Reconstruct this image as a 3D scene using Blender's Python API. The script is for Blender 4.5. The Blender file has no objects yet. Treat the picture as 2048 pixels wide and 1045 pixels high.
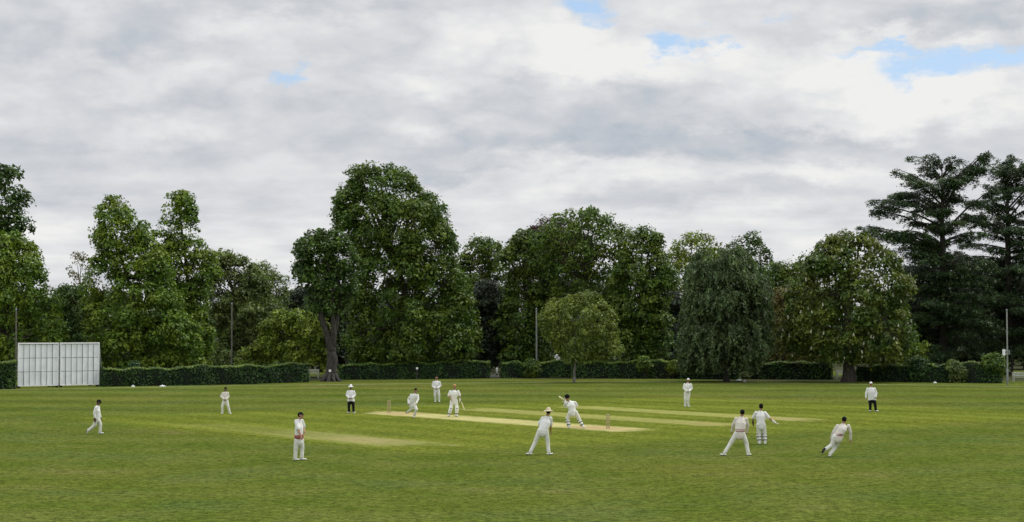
import bpy, bmesh, math, random
import numpy as np
from mathutils import Vector, Matrix

random.seed(7)
RNG = np.random.default_rng(11)
PI = math.pi
scene = bpy.context.scene
col = scene.collection

# ------------------------------------------------------------------ camera
CAM_H = 5.2
F = 3542.0                      # focal length in photo pixels (photo 2048 x 1045)
CX, CY = 1024.0, 522.5
TILT = math.atan(127.5 / F)     # horizon sits 127.5 px below the middle
cam_d = bpy.data.cameras.new('camera')
cam = bpy.data.objects.new('camera', cam_d)
col.objects.link(cam)
cam.location = (0, 0, CAM_H)
cam.rotation_euler = (PI / 2 + TILT, 0, 0)
cam_d.sensor_width = 36.0
cam_d.lens = 36.0 * F / 2048.0
cam_d.clip_end = 6000
scene.camera = cam


def ray(px, py):
    x = (px - CX) / F
    z = (CY - py) / F
    c, s = math.cos(TILT), math.sin(TILT)
    return Vector((x, c - s * z, s + c * z))


def at(px, py, d):
    """real point seen at (px, py) standing d metres down the field"""
    r = ray(px, py)
    r = r * (d / r.y)
    return Vector((r.x, d, CAM_H + r.z))


def ground(px, py):
    r = ray(px, py)
    t = -CAM_H / r.z
    return Vector((r.x * t, r.y * t, 0.0))


# ------------------------------------------------------------------ objects
def tag(o, label=None, cat=None, group=None, kind=None):
    if label: o['label'] = label
    if cat: o['category'] = cat
    if group: o['group'] = group
    if kind: o['kind'] = kind
    return o


def empty(name, loc, rz=0.0):
    o = bpy.data.objects.new(name, None)
    o.empty_display_size = 0.3
    o.location = loc
    o.rotation_euler = (0, 0, rz)
    col.objects.link(o)
    return o


def link(name, me, mats, parent=None):
    me.name = name
    o = bpy.data.objects.new(name, me)
    if not isinstance(mats, (list, tuple)): mats = [mats]
    me.materials.clear()
    for m in mats: me.materials.append(m)
    col.objects.link(o)
    if parent is not None: o.parent = parent
    return o


class MB:
    """collects shapes, links them as one mesh object"""
    def __init__(self):
        self.v = []; self.f = []; self.mi = []

    def add(self, vs, fs, mi=0):
        b = len(self.v)
        self.v.extend([tuple(x) for x in vs])
        for f in fs:
            self.f.append([i + b for i in f]); self.mi.append(mi)

    def box(self, c, sx, sy, sz, R=None, mi=0):
        vs = []
        for dx in (-1, 1):
            for dy in (-1, 1):
                for dz in (-1, 1):
                    p = Vector((dx * sx / 2, dy * sy / 2, dz * sz / 2))
                    if R is not None: p = R @ p
                    vs.append(Vector(c) + p)
        self.add(vs, [(0, 1, 3, 2), (4, 6, 7, 5), (0, 4, 5, 1), (2, 3, 7, 6), (0, 2, 6, 4), (1, 5, 7, 3)], mi)

    def tube(self, pts, radii, n=10, side=None, flat=None, cap=True, mi=0):
        """round or (side, flat) oval tube along pts with rounded ends.
        flat: list of thickness / width ratios for an oval cross-section"""
        pts = [Vector(p) for p in pts]
        m = len(pts)
        rings = []
        prev = None
        for i, p in enumerate(pts):
            if i == 0: t = pts[1] - pts[0]
            elif i == m - 1: t = pts[-1] - pts[-2]
            else: t = (pts[i + 1] - pts[i]).normalized() + (pts[i] - pts[i - 1]).normalized()
            t = t.normalized()
            s = Vector(side) if side is not None else (prev if prev is not None else (Vector((1, 0, 0)) if abs(t.x) < .8 else Vector((0, 1, 0))))
            s = (s - t * s.dot(t))
            s = s.normalized() if s.length > 1e-5 else t.orthogonal().normalized()
            prev = s
            u = t.cross(s)
            r = radii[i]; fl = flat[i] if flat else 1.0
            rings.append((p, t, s, u, r, r * fl))
        seq = []
        if cap:
            p, t, s, u, a, b = rings[0]
            for q in (.94, .6):
                k = math.sqrt(1 - q * q)
                seq.append((p - t * min(a, b) * q, s, u, a * k, b * k))
        for p, t, s, u, a, b in rings: seq.append((p, s, u, a, b))
        if cap:
            p, t, s, u, a, b = rings[-1]
            for q in (.6, .94):
                k = math.sqrt(1 - q * q)
                seq.append((p + t * min(a, b) * q, s, u, a * k, b * k))
        vs = []; fs = []
        for p, s, u, a, b in seq:
            for j in range(n):
                an = 2 * PI * j / n
                vs.append(p + s * (a * math.cos(an)) + u * (b * math.sin(an)))
        L = len(seq)
        for i in range(L - 1):
            for j in range(n):
                j2 = (j + 1) % n
                fs.append((i * n + j, i * n + j2, (i + 1) * n + j2, (i + 1) * n + j))
        fs.append(tuple(reversed(range(n))))
        fs.append(tuple(range((L - 1) * n, L * n)))
        self.add(vs, fs, mi)

    def ell(self, c, rx, ry, rz, R=None, n=14, m=9, lo=-1.0, hi=1.0, mi=0):
        """ellipsoid (or the slice of it between lo and hi of its height)"""
        c = Vector(c)
        vs = []; fs = []
        a0, a1 = math.asin(lo), math.asin(hi)
        for i in range(m + 1):
            ph = a0 + (a1 - a0) * i / m
            cz, sz = math.cos(ph), math.sin(ph)
            cz = max(cz, .02)
            for j in range(n):
                an = 2 * PI * j / n
                p = Vector((rx * cz * math.cos(an), ry * cz * math.sin(an), rz * sz))
                if R is not None: p = R @ p
                vs.append(c + p)
        for i in range(m):
            for j in range(n):
                j2 = (j + 1) % n
                fs.append((i * n + j, i * n + j2, (i + 1) * n + j2, (i + 1) * n + j))
        fs.append(tuple(reversed(range(n))))
        fs.append(tuple(range(m * n, (m + 1) * n)))
        self.add(vs, fs, mi)

    def mesh(self, smooth=True):
        me = bpy.data.meshes.new('m')
        me.from_pydata(self.v, [], self.f)
        me.update()
        if smooth:
            me.polygons.foreach_set('use_smooth', [True] * len(me.polygons))
        return me

    def build(self, name, mats, parent=None, smooth=True, bevel=0):
        me = self.mesh(smooth)
        if isinstance(mats, (list, tuple)):
            me.materials.clear()
            for m_ in mats: me.materials.append(m_)
            me.polygons.foreach_set('material_index', self.mi)
            me.name = name
            o = bpy.data.objects.new(name, me); col.objects.link(o)
            if parent is not None: o.parent = parent
        else:
            o = link(name, me, mats, parent)
        if bevel:
            b = o.modifiers.new('bevel', 'BEVEL'); b.width = bevel; b.segments = 2
        return o

    def fused(self, voxel, smooth_it=4):
        """one continuous skin over all shapes"""
        me = self.mesh()
        o = bpy.data.objects.new('tmp', me); col.objects.link(o)
        r = o.modifiers.new('r', 'REMESH'); r.mode = 'VOXEL'; r.voxel_size = voxel; r.use_smooth_shade = True
        s = o.modifiers.new('s', 'SMOOTH'); s.factor = .5; s.iterations = smooth_it
        dg = bpy.context.evaluated_depsgraph_get()
        me2 = bpy.data.meshes.new_from_object(o.evaluated_get(dg))
        bpy.data.objects.remove(o); bpy.data.meshes.remove(me)
        me2.polygons.foreach_set('use_smooth', [True] * len(me2.polygons))
        return me2


# ------------------------------------------------------------------ node help
class NT:
    def __init__(self, tree):
        self.t = tree; self.n = tree.nodes; self.l = tree.links

    def node(self, typ, **kw):
        n = self.n.new(typ)
        for k, v in kw.items(): setattr(n, k, v)
        return n

    def put(self, sock, v):
        if v is None: return
        if isinstance(v, bpy.types.NodeSocket): self.l.new(v, sock)
        elif isinstance(v, (int, float)) and sock.type in ('VECTOR',): sock.default_value = (v, v, v)
        elif sock.type == 'RGBA' and len(v) == 3: sock.default_value = (*v, 1)
        else: sock.default_value = v

    def m(self, op, a, b=None, c=None, clamp=False):
        n = self.node('ShaderNodeMath', operation=op, use_clamp=clamp)
        for i, v in enumerate((a, b, c)): self.put(n.inputs[i], v) if v is not None else None
        return n.outputs[0]

    def vm(self, op, a, b=None, out=0, scale=None):
        n = self.node('ShaderNodeVectorMath', operation=op)
        self.put(n.inputs[0], a)
        if b is not None: self.put(n.inputs[1], b)
        if scale is not None: self.put(n.inputs[3], scale)
        return n.outputs['Value'] if op in ('DOT_PRODUCT', 'LENGTH', 'DISTANCE') else n.outputs[0]

    def noise(self, vec, scale, detail=4, rough=.55, out='Fac', dist=0.0):
        n = self.node('ShaderNodeTexNoise')
        self.put(n.inputs['Vector'], vec)
        n.inputs['Scale'].default_value = scale
        n.inputs['Detail'].default_value = detail
        n.inputs['Roughness'].default_value = rough
        n.inputs['Distortion'].default_value = dist
        return n.outputs[out]

    def mr(self, v, a, b, c=0.0, d=1.0, smooth=True):
        n = self.node('ShaderNodeMapRange')
        n.interpolation_type = 'SMOOTHSTEP' if smooth else 'LINEAR'
        self.put(n.inputs['Value'], v)
        for k, x in (('From Min', a), ('From Max', b), ('To Min', c), ('To Max', d)): self.put(n.inputs[k], x)
        return n.outputs['Result']

    def mix(self, fac, a, b, blend='MIX'):
        n = self.node('ShaderNodeMix', data_type='RGBA', blend_type=blend)
        self.put(n.inputs['Factor'], fac)
        self.put(n.inputs['A'] if False else n.inputs[6], a)
        self.put(n.inputs[7], b)
        return n.outputs[2]


def new_mat(name):
    m = bpy.data.materials.new(name); m.use_nodes = True
    t = NT(m.node_tree)
    bsdf = m.node_tree.nodes['Principled BSDF']
    return m, t, bsdf


def cloth(name, c, var=.08):
    """creased cotton or knit"""
    m, t, b = new_mat(name)
    tc = t.node('ShaderNodeTexCoord').outputs['Object']
    st = t.vm('MULTIPLY', tc, (1, 1, .45))
    nz = t.noise(st, 7, 4, .6, dist=.8)
    t.put(b.inputs['Base Color'], t.mix(t.mr(t.noise(tc, 3.5, 4), .3, .7), tuple(x * (1 - var) for x in c), c))
    b.inputs['Roughness'].default_value = .9
    b.inputs['Specular IOR Level'].default_value = .15
    bn = t.node('ShaderNodeBump'); bn.inputs['Strength'].default_value = .8; bn.inputs['Distance'].default_value = .06
    t.put(bn.inputs['Height'], nz); t.put(b.inputs['Normal'], bn.outputs[0])
    return m


def plain(name, c, rough=.7, var=.12, scale=8.0, bump=0.0, spec=.3, metal=0.0):
    m, t, b = new_mat(name)
    tc = t.node('ShaderNodeTexCoord').outputs['Object']
    nz = t.noise(tc, scale, 4)
    dark = tuple(x * (1 - var) for x in c); lite = tuple(min(1, x * (1 + var)) for x in c)
    t.put(b.inputs['Base Color'], t.mix(t.mr(nz, .3, .7), dark, lite))
    b.inputs['Roughness'].default_value = rough
    b.inputs['Specular IOR Level'].default_value = spec
    b.inputs['Metallic'].default_value = metal
    if bump:
        bn = t.node('ShaderNodeBump'); bn.inputs['Strength'].default_value = bump
        bn.inputs['Distance'].default_value = .02
        t.put(bn.inputs['Height'], t.noise(tc, scale * 2.5, 6)); t.put(b.inputs['Normal'], bn.outputs[0])
    return m


def leaf_mat(name, c, lo=.6, hi=1.55, hue=None, trans=.26, rough=.5, spec=.28, clump=.5):
    c = tuple(x * k for x, k in zip(c, (1.85, 1.62, 1.35)))
    hue = hue and tuple(x * k for x, k in zip(hue, (1.85, 1.62, 1.35)))
    m, t, b = new_mat(name)
    r = t.node('ShaderNodeNewGeometry').outputs['Random Per Island']
    tc = t.node('ShaderNodeTexCoord').outputs['Object']
    nz = t.noise(tc, .45, 2)
    hue = hue or (c[0] * 1.5, c[1] * 1.15, c[2] * .8)
    base = t.mix(t.mr(nz, .35, .68), c, hue)
    k = t.m('ADD', lo, t.m('MULTIPLY', r, hi - lo))
    k = t.m('MULTIPLY', k, t.mr(t.noise(tc, .9, 3), .3, .7, .72, 1.32))
    base = t.mix(1.0, base, t.vm('SCALE', (1, 1, 1), scale=k), 'MULTIPLY')
    t.put(b.inputs['Base Color'], base)
    b.inputs['Roughness'].default_value = rough
    b.inputs['Specular IOR Level'].default_value = spec
    tr = t.node('ShaderNodeBsdfTranslucent')
    t.put(tr.inputs['Color'], t.mix(1.0, base, (1.1, 1.25, .6), 'MULTIPLY'))
    mx = t.node('ShaderNodeMixShader'); mx.inputs[0].default_value = trans
    t.l.new(b.outputs[0], mx.inputs[1]); t.l.new(tr.outputs[0], mx.inputs[2])
    out = m.node_tree.nodes['Material Output']
    t.l.new(mx.outputs[0], out.inputs['Surface'])
    return m


def bark_mat(name, c):
    m, t, b = new_mat(name)
    tc = t.node('ShaderNodeTexCoord').outputs['Object']
    sc = t.node('ShaderNodeMapping'); t.put(sc.inputs['Vector'], tc); sc.inputs['Scale'].default_value = (5, 5, 1.2)
    nz = t.noise(sc.outputs[0], 1.6, 6, .65)
    t.put(b.inputs['Base Color'], t.mix(t.mr(nz, .35, .7), tuple(x * .5 for x in c), tuple(x * 1.4 for x in c)))
    b.inputs['Roughness'].default_value = .9
    bn = t.node('ShaderNodeBump'); bn.inputs['Strength'].default_value = .9; bn.inputs['Distance'].default_value = .06
    t.put(bn.inputs['Height'], nz); t.put(b.inputs['Normal'], bn.outputs[0])
    return m


# ------------------------------------------------------------------ world
SUN_EL, SUN_AZ = math.radians(50), math.radians(58)     # azimuth from straight ahead (+Y) to the right

BRIGHT = [  # cloud lights and darks in the part of the sky above the trees: photo px centre, radii, weight
    (1080, 100, 150, 70, 0.383), (1250, 105, 190, 55, 0.468), (1340, 150, 130, 40, 0.340), (1500, 135, 110, 45, 0.340),
    (1640, 110, 130, 40, 0.510), (1750, 165, 170, 50, 0.510), (1940, 180, 160, 50, 0.552), (1850, 215, 300, 50, 0.340),
    (500, 45, 110, 28, 0.297), (560, 120, 160, 50, 0.128), (190, 170, 240, 60, 0.170), (865, 165, 110, 18, 0.340),
    (1180, 335, 160, 28, 0.425), (1060, 370, 120, 25, 0.383), (1640, 345, 180, 18, 0.340), (1700, 250, 140, 20, 0.297),
    (960, 450, 260, 50, 0.212), (90, 520, 140, 60, 0.297), (470, 500, 200, 50, 0.255), (230, 290, 45, 30, 0.297),
    (340, 265, 90, 22, 0.212), (870, 250, 110, 14, 0.255), (1440, 20, 230, 35, 0.255), (1840, 75, 150, 14, 0.297),
    (1560, 470, 260, 60, 0.255), (700, 75, 120, 40, 0.170), (980, 40, 140, 50, 0.212), (1280, 430, 200, 30, 0.128),
    (210, 75, 230, 42, -0.386), (700, 12, 230, 22, -0.282), (1950, 35, 190, 24, -0.352), (110, 300, 150, 36, -0.282),
    (330, 212, 110, 24, -0.211), (420, 300, 170, 28, -0.211), (1100, 228, 280, 50, -0.282), (1230, 288, 330, 24, -0.282),
    (1060, 165, 180, 16, -0.246), (1500, 275, 280, 26, -0.316), (880, 302, 230, 26, -0.246), (1700, 300, 170, 20, -0.211),
    (950, 346, 150, 11, -0.282), (1740, 395, 160, 20, -0.176), (1420, 385, 240, 24, -0.246), (660, 200, 90, 22, -0.176),
    (260, 15, 260, 22, -0.211), (480, 190, 60, 20, -0.140), (770, 80, 80, 30, -0.105), (150, 375, 200, 22, -0.176),
    (1650, 215, 60, 14, -0.105), (640, 390, 200, 22, -0.105), (30, 100, 120, 40, -0.176)]
GAPS = [(1150, 10, 70, 24, 1.), (1190, 36, 70, 16, .8), (1370, 92, 42, 34, 1.), (1345, 78, 40, 20, .7),
        (563, 146, 42, 17, .8), (1790, 104, 100, 16, .9), (1880, 122, 120, 32, 1.), (2000, 112, 110, 26, 1.),
        (1560, 30, 60, 10, .5), (1890, 150, 55, 16, .7), (2120, 90, 90, 30, .9)]


def make_world():
    w = bpy.data.worlds.new('World'); scene.world = w; w.use_nodes = True
    t = NT(w.node_tree)
    bg = w.node_tree.nodes['Background']
    sky = t.node('ShaderNodeTexSky', sky_type='NISHITA')
    sky.sun_disc = False; sky.sun_elevation = SUN_EL; sky.sun_rotation = SUN_AZ
    sky.air_density = 1.0; sky.dust_density = .6
    d = t.vm('NORMALIZE', t.node('ShaderNodeTexCoord').outputs['Generated'])
    sep = t.node('ShaderNodeSeparateXYZ'); t.l.new(d, sep.inputs[0])
    x, y, z = sep.outputs
    # coordinates on a high flat cloud deck, for texture that flattens towards the horizon
    zz = t.m('ADD', t.m('MAXIMUM', z, 0.0), .10)
    deck = t.node('ShaderNodeCombineXYZ')
    t.put(deck.inputs[0], t.m('DIVIDE', x, zz)); t.put(deck.inputs[1], t.m('DIVIDE', y, zz))
    deck = deck.outputs[0]
    sq = t.vm('MULTIPLY', d, (1, 1, 2.1))
    n_big = t.noise(sq, 7.5, 3, .5)
    n_mid = t.noise(sq, 24, 7, .52, dist=.2)
    bil = t.m('MULTIPLY', t.m('ABSOLUTE', t.m('SUBTRACT', t.noise(sq, 15, 7, .52), .5)), 2.0)      # rounded heaps
    n_fine = t.noise(sq, 52, 8, .62, dist=.3)
    n_deck = t.noise(deck, 2.1, 7, .55)
    # slow warp so that masses keep ragged edges
    wv = t.vm('SUBTRACT', t.noise(sq, 22, 8, .64, out='Color'), (.5, .5, .5))
    dw = t.vm('ADD', d, t.vm('MULTIPLY', wv, (.09, .09, .045)))

    def blob(px, py, rx, ry):
        c = ray(px, py).normalized()
        q = t.vm('MULTIPLY', t.vm('SUBTRACT', dw, tuple(c)), (F / rx, 3.0, F / ry))
        l = t.vm('LENGTH', q)
        return t.mr(l, 1.75, 0.0)

    acc = None
    for px, py, rx, ry, wt in BRIGHT:
        v = t.m('MULTIPLY', blob(px, py, rx, ry), wt)
        acc = v if acc is None else t.m('ADD', acc, v)
    gap = None
    for px, py, rx, ry, wt in GAPS:
        v = t.m('MULTIPLY', blob(px, py, rx, ry), wt)
        gap = v if gap is None else t.m('MAXIMUM', gap, v)
    B = t.m('ADD', .60, t.m('MULTIPLY', acc, .78))
    for nz, k in ((n_big, .38), (n_mid, .68), (n_fine, .24), (n_deck, .25)):
        B = t.m('ADD', B, t.m('MULTIPLY', t.m('SUBTRACT', nz, .5), k))
    low = t.mr(z, .125, .05)
    B = t.m('ADD', B, t.m('MULTIPLY', t.m('SUBTRACT', bil, .20), t.m('MULTIPLY', t.m('SUBTRACT', 1.25, low), .75)))
    B = t.m('ADD', B, t.m('MULTIPLY', t.m('SUBTRACT', n_deck, .5), t.m('MULTIPLY', low, 1.1)))
    ramp = t.node('ShaderNodeValToRGB')
    e = ramp.color_ramp.elements
    e[0].position = 0.0; e[0].color = (.355, .395, .45, 1)
    e[1].position = 1.0; e[1].color = (.675, .673, .665, 1)
    for p, c_ in ((.25, (.435, .458, .49, 1)), (.5, (.51, .522, .545, 1)), (.78, (.60, .605, .612, 1))):
        k = e.new(p); k.color = c_
    t.put(ramp.inputs[0], B)
    cloud = t.vm('SCALE', ramp.outputs[0], scale=SKY_K)
    # an overcast deck is brightest overhead
    up = t.mr(z, .22, 1.0, 1.0, ZENITH, smooth=False)
    cloud = t.vm('SCALE', cloud, scale=up)
    g = t.m('ADD', gap, t.m('MULTIPLY', t.m('SUBTRACT', n_mid, .5), .95))
    g = t.m('ADD', g, t.m('MULTIPLY', t.m('SUBTRACT', n_fine, .5), .75))
    # other thin places far from the view
    thin = t.mr(t.m('ADD', n_deck, t.m('MULTIPLY', n_big, .4)), .86, .98)
    thin = t.m('MULTIPLY', thin, t.mr(z, .2, .35))
    g = t.m('MAXIMUM', t.mr(g, .15, .95), t.m('MULTIPLY', thin, .8))
    blue = t.mix(.55, t.vm('MULTIPLY', sky.outputs[0], (1, 1, 1)), (.36 * SKY_K, .50 * SKY_K, .72 * SKY_K))
    t.put(bg.inputs['Color'], t.mix(g, cloud, blue))
    bg.inputs['Strength'].default_value = .1


SKY_K = 10.0
ZENITH = 2.3
make_world()
sun_d = bpy.data.lights.new('sun', 'SUN'); sun = bpy.data.objects.new('sun', sun_d); col.objects.link(sun)
sun_d.energy = 1.5; sun_d.angle = math.radians(10); sun_d.color = (1, .96, .88)
sdir = Vector((math.sin(SUN_AZ) * math.cos(SUN_EL), math.cos(SUN_AZ) * math.cos(SUN_EL), math.sin(SUN_EL)))
sun.rotation_euler = sdir.to_track_quat('Z', 'Y').to_euler()
sun.location = (0, 60, 60)
vs = scene.view_settings
scene.display_settings.display_device = 'sRGB'
vs.view_transform = 'Standard'; vs.look = 'None'; vs.gamma = 1; vs.exposure = 0.37; vs.use_curve_mapping = False
scene.cycles.max_bounces = 5; scene.cycles.diffuse_bounces = 3; scene.cycles.glossy_bounces = 2
scene.cycles.transmission_bounces = 3; scene.cycles.transparent_max_bounces = 4
scene.cycles.caustics_reflective = False; scene.cycles.caustics_refractive = False

# ------------------------------------------------------------------ the field
P1 = ground(778, 826.5)                       # far wicket
P2 = ground(1216, 858)                        # near wicket
SD = (P2 - P1).normalized()                   # along the pitch
TD = Vector((-SD.y, SD.x, 0))                 # across the pitch, away to the right
PLEN = (P2 - P1).length


def grass_group():
    g = bpy.data.node_groups.new('grass_colour', 'ShaderNodeTree')
    g.interface.new_socket('Color', in_out='OUTPUT', socket_type='NodeSocketColor')
    g.interface.new_socket('Height', in_out='OUTPUT', socket_type='NodeSocketFloat')
    t = NT(g)
    out = t.node('NodeGroupOutput')
    pos = t.node('ShaderNodeNewGeometry').outputs['Position']
    rel = t.vm('SUBTRACT', pos, tuple(P1))
    s = t.vm('DOT_PRODUCT', rel, tuple(SD)); a = t.vm('DOT_PRODUCT', rel, tuple(TD))
    sepp = t.node('ShaderNodeSeparateXYZ'); t.l.new(pos, sepp.inputs[0])
    px, py = sepp.outputs[0], sepp.outputs[1]
    n0 = t.noise(pos, .045, 3); n1 = t.noise(pos, .28, 4, .6); n2 = t.noise(pos, 2.1, 5, .65); n3 = t.noise(pos, 5.5, 5, .7)
    n4 = t.noise(pos, 16, 4, .7)
    c = t.mix(t.mr(n1, .3, .7), (.092, .148, .0125), (.132, .178, .022))
    c = t.mix(t.m('MULTIPLY', t.mr(n0, .45, .7), .55), c, (.160, .185, .021))
    nb_ = t.noise(pos, .16, 4, .6)
    c = t.mix(t.m('MULTIPLY', t.mr(nb_, .5, .66), .32), c, (.088, .150, .030))
    # yellowed worn patches
    c = t.mix(t.m('MULTIPLY', t.mr(t.m('ADD', t.m('MULTIPLY', n1, .6), t.m('MULTIPLY', n0, .4)), .55, .68), .34), c, (.20, .185, .06))
    # mowing bands of the outfield: across the view, gently bent
    w = t.m('ADD', py, t.m('MULTIPLY', px, .05))
    w = t.m('ADD', w, t.m('MULTIPLY', t.m('SUBTRACT', n0, .5), 10.0))
    band = t.m('SINE', t.m('MULTIPLY', w, 2 * PI / 11.0))
    band2 = t.m('SINE', t.m('MULTIPLY', w, 2 * PI / 4.3))
    far = t.mr(py, 62, 120)
    bb = t.m('MULTIPLY', t.m('ADD', t.m('MULTIPLY', band, .13), t.m('MULTIPLY', band2, .015)), far)
    # the closely mown square
    sqm = t.m('MULTIPLY', t.mr(a, -19, -16.5), t.mr(a, 33, 29))
    sqm = t.m('MULTIPLY', sqm, t.m('MULTIPLY', t.mr(s, -9, -5), t.mr(s, 30, 26)))
    sqm = t.m('MULTIPLY', sqm, t.mr(n1, .15, .5, .6, 1.0))
    sqc = t.mix(t.mr(t.m('SINE', t.m('MULTIPLY', a, 2 * PI / 3.35)), -.5, .5), (.150, .210, .015), (.192, .255, .020))
    c = t.mix(t.m('MULTIPLY', sqm, .62), c, sqc)
    k = t.m('ADD', 1.02, bb)
    k = t.m('ADD', k, t.m('MULTIPLY', t.m('SUBTRACT', t.mr(n2, .32, .68), .5), .50))
    k = t.m('ADD', k, t.m('MULTIPLY', t.m('SUBTRACT', t.mr(n3, .36, .64), .5), .75))
    k = t.m('ADD', k, t.m('MULTIPLY', t.m('SUBTRACT', t.mr(n4, .36, .64), .5), .7))
    k = t.m('MAXIMUM', k, .25)
    c = t.mix(1.0, c, t.vm('SCALE', (1, 1, 1), scale=k), 'MULTIPLY')
    # bare earth, litter and painted tree shade under trees and along hedge foot
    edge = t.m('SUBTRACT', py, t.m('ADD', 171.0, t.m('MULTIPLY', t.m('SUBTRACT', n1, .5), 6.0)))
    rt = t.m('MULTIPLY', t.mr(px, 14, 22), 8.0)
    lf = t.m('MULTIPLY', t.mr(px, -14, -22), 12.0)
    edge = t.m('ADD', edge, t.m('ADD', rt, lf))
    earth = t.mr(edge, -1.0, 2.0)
    for gx_, gy_, gr_ in ((627, 747, 2.2), (1681, 748, 2.6), (2046, 748, 5.0), (508, 745, 4.0)):      # sunny lawn openings, free of that earth and painted shade
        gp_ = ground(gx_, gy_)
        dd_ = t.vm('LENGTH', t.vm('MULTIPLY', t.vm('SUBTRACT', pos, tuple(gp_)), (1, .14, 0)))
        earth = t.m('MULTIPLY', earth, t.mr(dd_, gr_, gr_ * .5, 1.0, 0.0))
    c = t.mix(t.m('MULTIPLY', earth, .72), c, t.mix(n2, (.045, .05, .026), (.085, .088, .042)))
    c = t.mix(1.0, c, (.760, .665, 1.18), 'MULTIPLY')
    t.put(out.inputs[0], c)
    h = t.m('ADD', t.m('MULTIPLY', n3, .6), t.m('MULTIPLY', n4, .5))
    t.put(out.inputs[1], h)
    return g


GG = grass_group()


def grass_mat(name, strip=None, fade=None):
    """strip = (across centre, half width, along start, along end, colour, worn colour, strength)"""
    m, t, b = new_mat(name)
    gn = t.node('ShaderNodeGroup'); gn.node_tree = GG
    c = gn.outputs['Color']
    if strip:
        a0, hw, s0, s1, cc, worn, k, ends = strip
        pos = t.node('ShaderNodeNewGeometry').outputs['Position']
        rel = t.vm('SUBTRACT', pos, tuple(P1))
        s = t.vm('DOT_PRODUCT', rel, tuple(SD)); a = t.vm('DOT_PRODUCT', rel, tuple(TD))
        nz = t.noise(pos, 1.4, 5, .65); nl = t.noise(pos, .35, 3)
        st = t.node('ShaderNodeCombineXYZ'); t.put(st.inputs[0], t.m('MULTIPLY', s, .35)); t.put(st.inputs[1], t.m('MULTIPLY', a, 3.0))
        streak = t.noise(st.outputs[0], 1.0, 5, .6)
        j = t.m('MULTIPLY', t.m('SUBTRACT', nz, .5), 1.5)
        da = t.m('ADD', t.m('ABSOLUTE', t.m('SUBTRACT', a, a0)), j)
        ms = t.mr(da, hw + .45, hw - .6)
        j2 = t.m('MULTIPLY', t.m('SUBTRACT', nl, .5), 5.0)
        sj = t.m('ADD', s, t.m('ADD', j2, j))
        ms = t.m('MULTIPLY', ms, t.m('MULTIPLY', t.mr(sj, s0, s0 + 2.0), t.mr(sj, s1, s1 - 2.0)))
        ms = t.m('MULTIPLY', ms, t.mr(streak, .25, .6, .72, 1.0))
        if fade: ms = t.m('MULTIPLY', ms, t.mr(sj, fade[0], fade[1], fade[2], 1.0))
        # bowling and batting ends are worn to earth
        wl = None
        for e_, es in ends:
            v = t.mr(t.m('ABSOLUTE', t.m('SUBTRACT', t.m('ADD', s, t.m('MULTIPLY', j, .8)), e_)), es, es * .2)
            wl = v if wl is None else t.m('MAXIMUM', wl, v)
        pc = t.mix(t.mr(streak, .3, .7), tuple(x * .86 for x in cc), tuple(x * 1.1 for x in cc))
        if wl is not None:
            wl = t.m('MULTIPLY', wl, t.mr(da, hw * .9, hw * .3))
            wl = t.m('MULTIPLY', wl, t.mr(nz, .3, .6, .4, 1.0))
            pc = t.mix(wl, pc, worn)
        c = t.mix(t.m('MULTIPLY', ms, k), c, pc)
    t.put(b.inputs['Base Color'], c)
    b.inputs['Roughness'].default_value = 1.0
    b.inputs['Specular IOR Level'].default_value = .0
    bn = t.node('ShaderNodeBump'); bn.inputs['Strength'].default_value = .55; bn.inputs['Distance'].default_value = .05
    t.put(bn.inputs['Height'], gn.outputs['Height']); t.put(b.inputs['Normal'], bn.outputs[0])
    return m


mb = MB()
mb.add([(-1500, -60, 0), (1500, -60, 0), (1500, 3500, 0), (-1500, 3500, 0)], [(0, 1, 2, 3)])
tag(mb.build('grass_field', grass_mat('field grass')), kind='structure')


def strip(name, a0, hw, s0, s1, cc, worn, k, ends, z=.004, pad=.9, fade=None):
    mb = MB()
    vs = []
    for s_, a_ in ((s0 - 1, a0 - hw - pad), (s1 + 1, a0 - hw - pad), (s1 + 1, a0 + hw + pad), (s0 - 1, a0 + hw + pad)):
        p = P1 + SD * s_ + TD * a_
        vs.append((p.x, p.y, z))
    mb.add(vs, [(0, 1, 2, 3)])
    return tag(mb.build(name, grass_mat(name + ' turf', (a0, hw, s0, s1, cc, worn, k, ends), fade)), kind='structure')


strip('cricket_pitch', .1, 1.5, -1.9, PLEN + 3.2, (.45, .41, .18), (.42, .29, .17), .9, [(1.2, 2.2), (PLEN - .8, 3.0)])
strip('pitch_strip', 6.9, 1.5, -2.5, 22.5, (.36, .345, .12), (.40, .32, .16), .55, [(19.5, 2.4)])
strip('pitch_strip', 13.8, 1.5, -1.0, 21.5, (.36, .35, .12), (.42, .33, .18), .55, [(18.5, 3.2)])
strip('pitch_strip', -14.4, 1.7, 2.5, 25.5, (.31, .30, .12), (.46, .36, .20), .5, [(20.0, 3.6)], fade=(9, 17, .3))

# faint painted boundary line along the far edge
bl = [(-200, 784), (100, 778.5), (450, 772.5), (800, 768), (1150, 764), (1400, 764.5), (1750, 769.5), (2250, 777)]
mb = MB()
pts = []
for i in range(len(bl) - 1):
    for k in range(6):
        u = k / 6
        pts.append(ground(bl[i][0] + (bl[i + 1][0] - bl[i][0]) * u, bl[i][1] + (bl[i + 1][1] - bl[i][1]) * u))
vs_ = []
for p in pts: vs_ += [(p.x, p.y - .32, .004), (p.x, p.y + .32, .004)]
mb.add(vs_, [(2 * i, 2 * i + 2, 2 * i + 3, 2 * i + 1) for i in range(len(pts) - 1)])
tag(mb.build('boundary_line', plain('faded line chalk', (.20, .235, .10), .9, .35, .8)), kind='structure')


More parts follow.
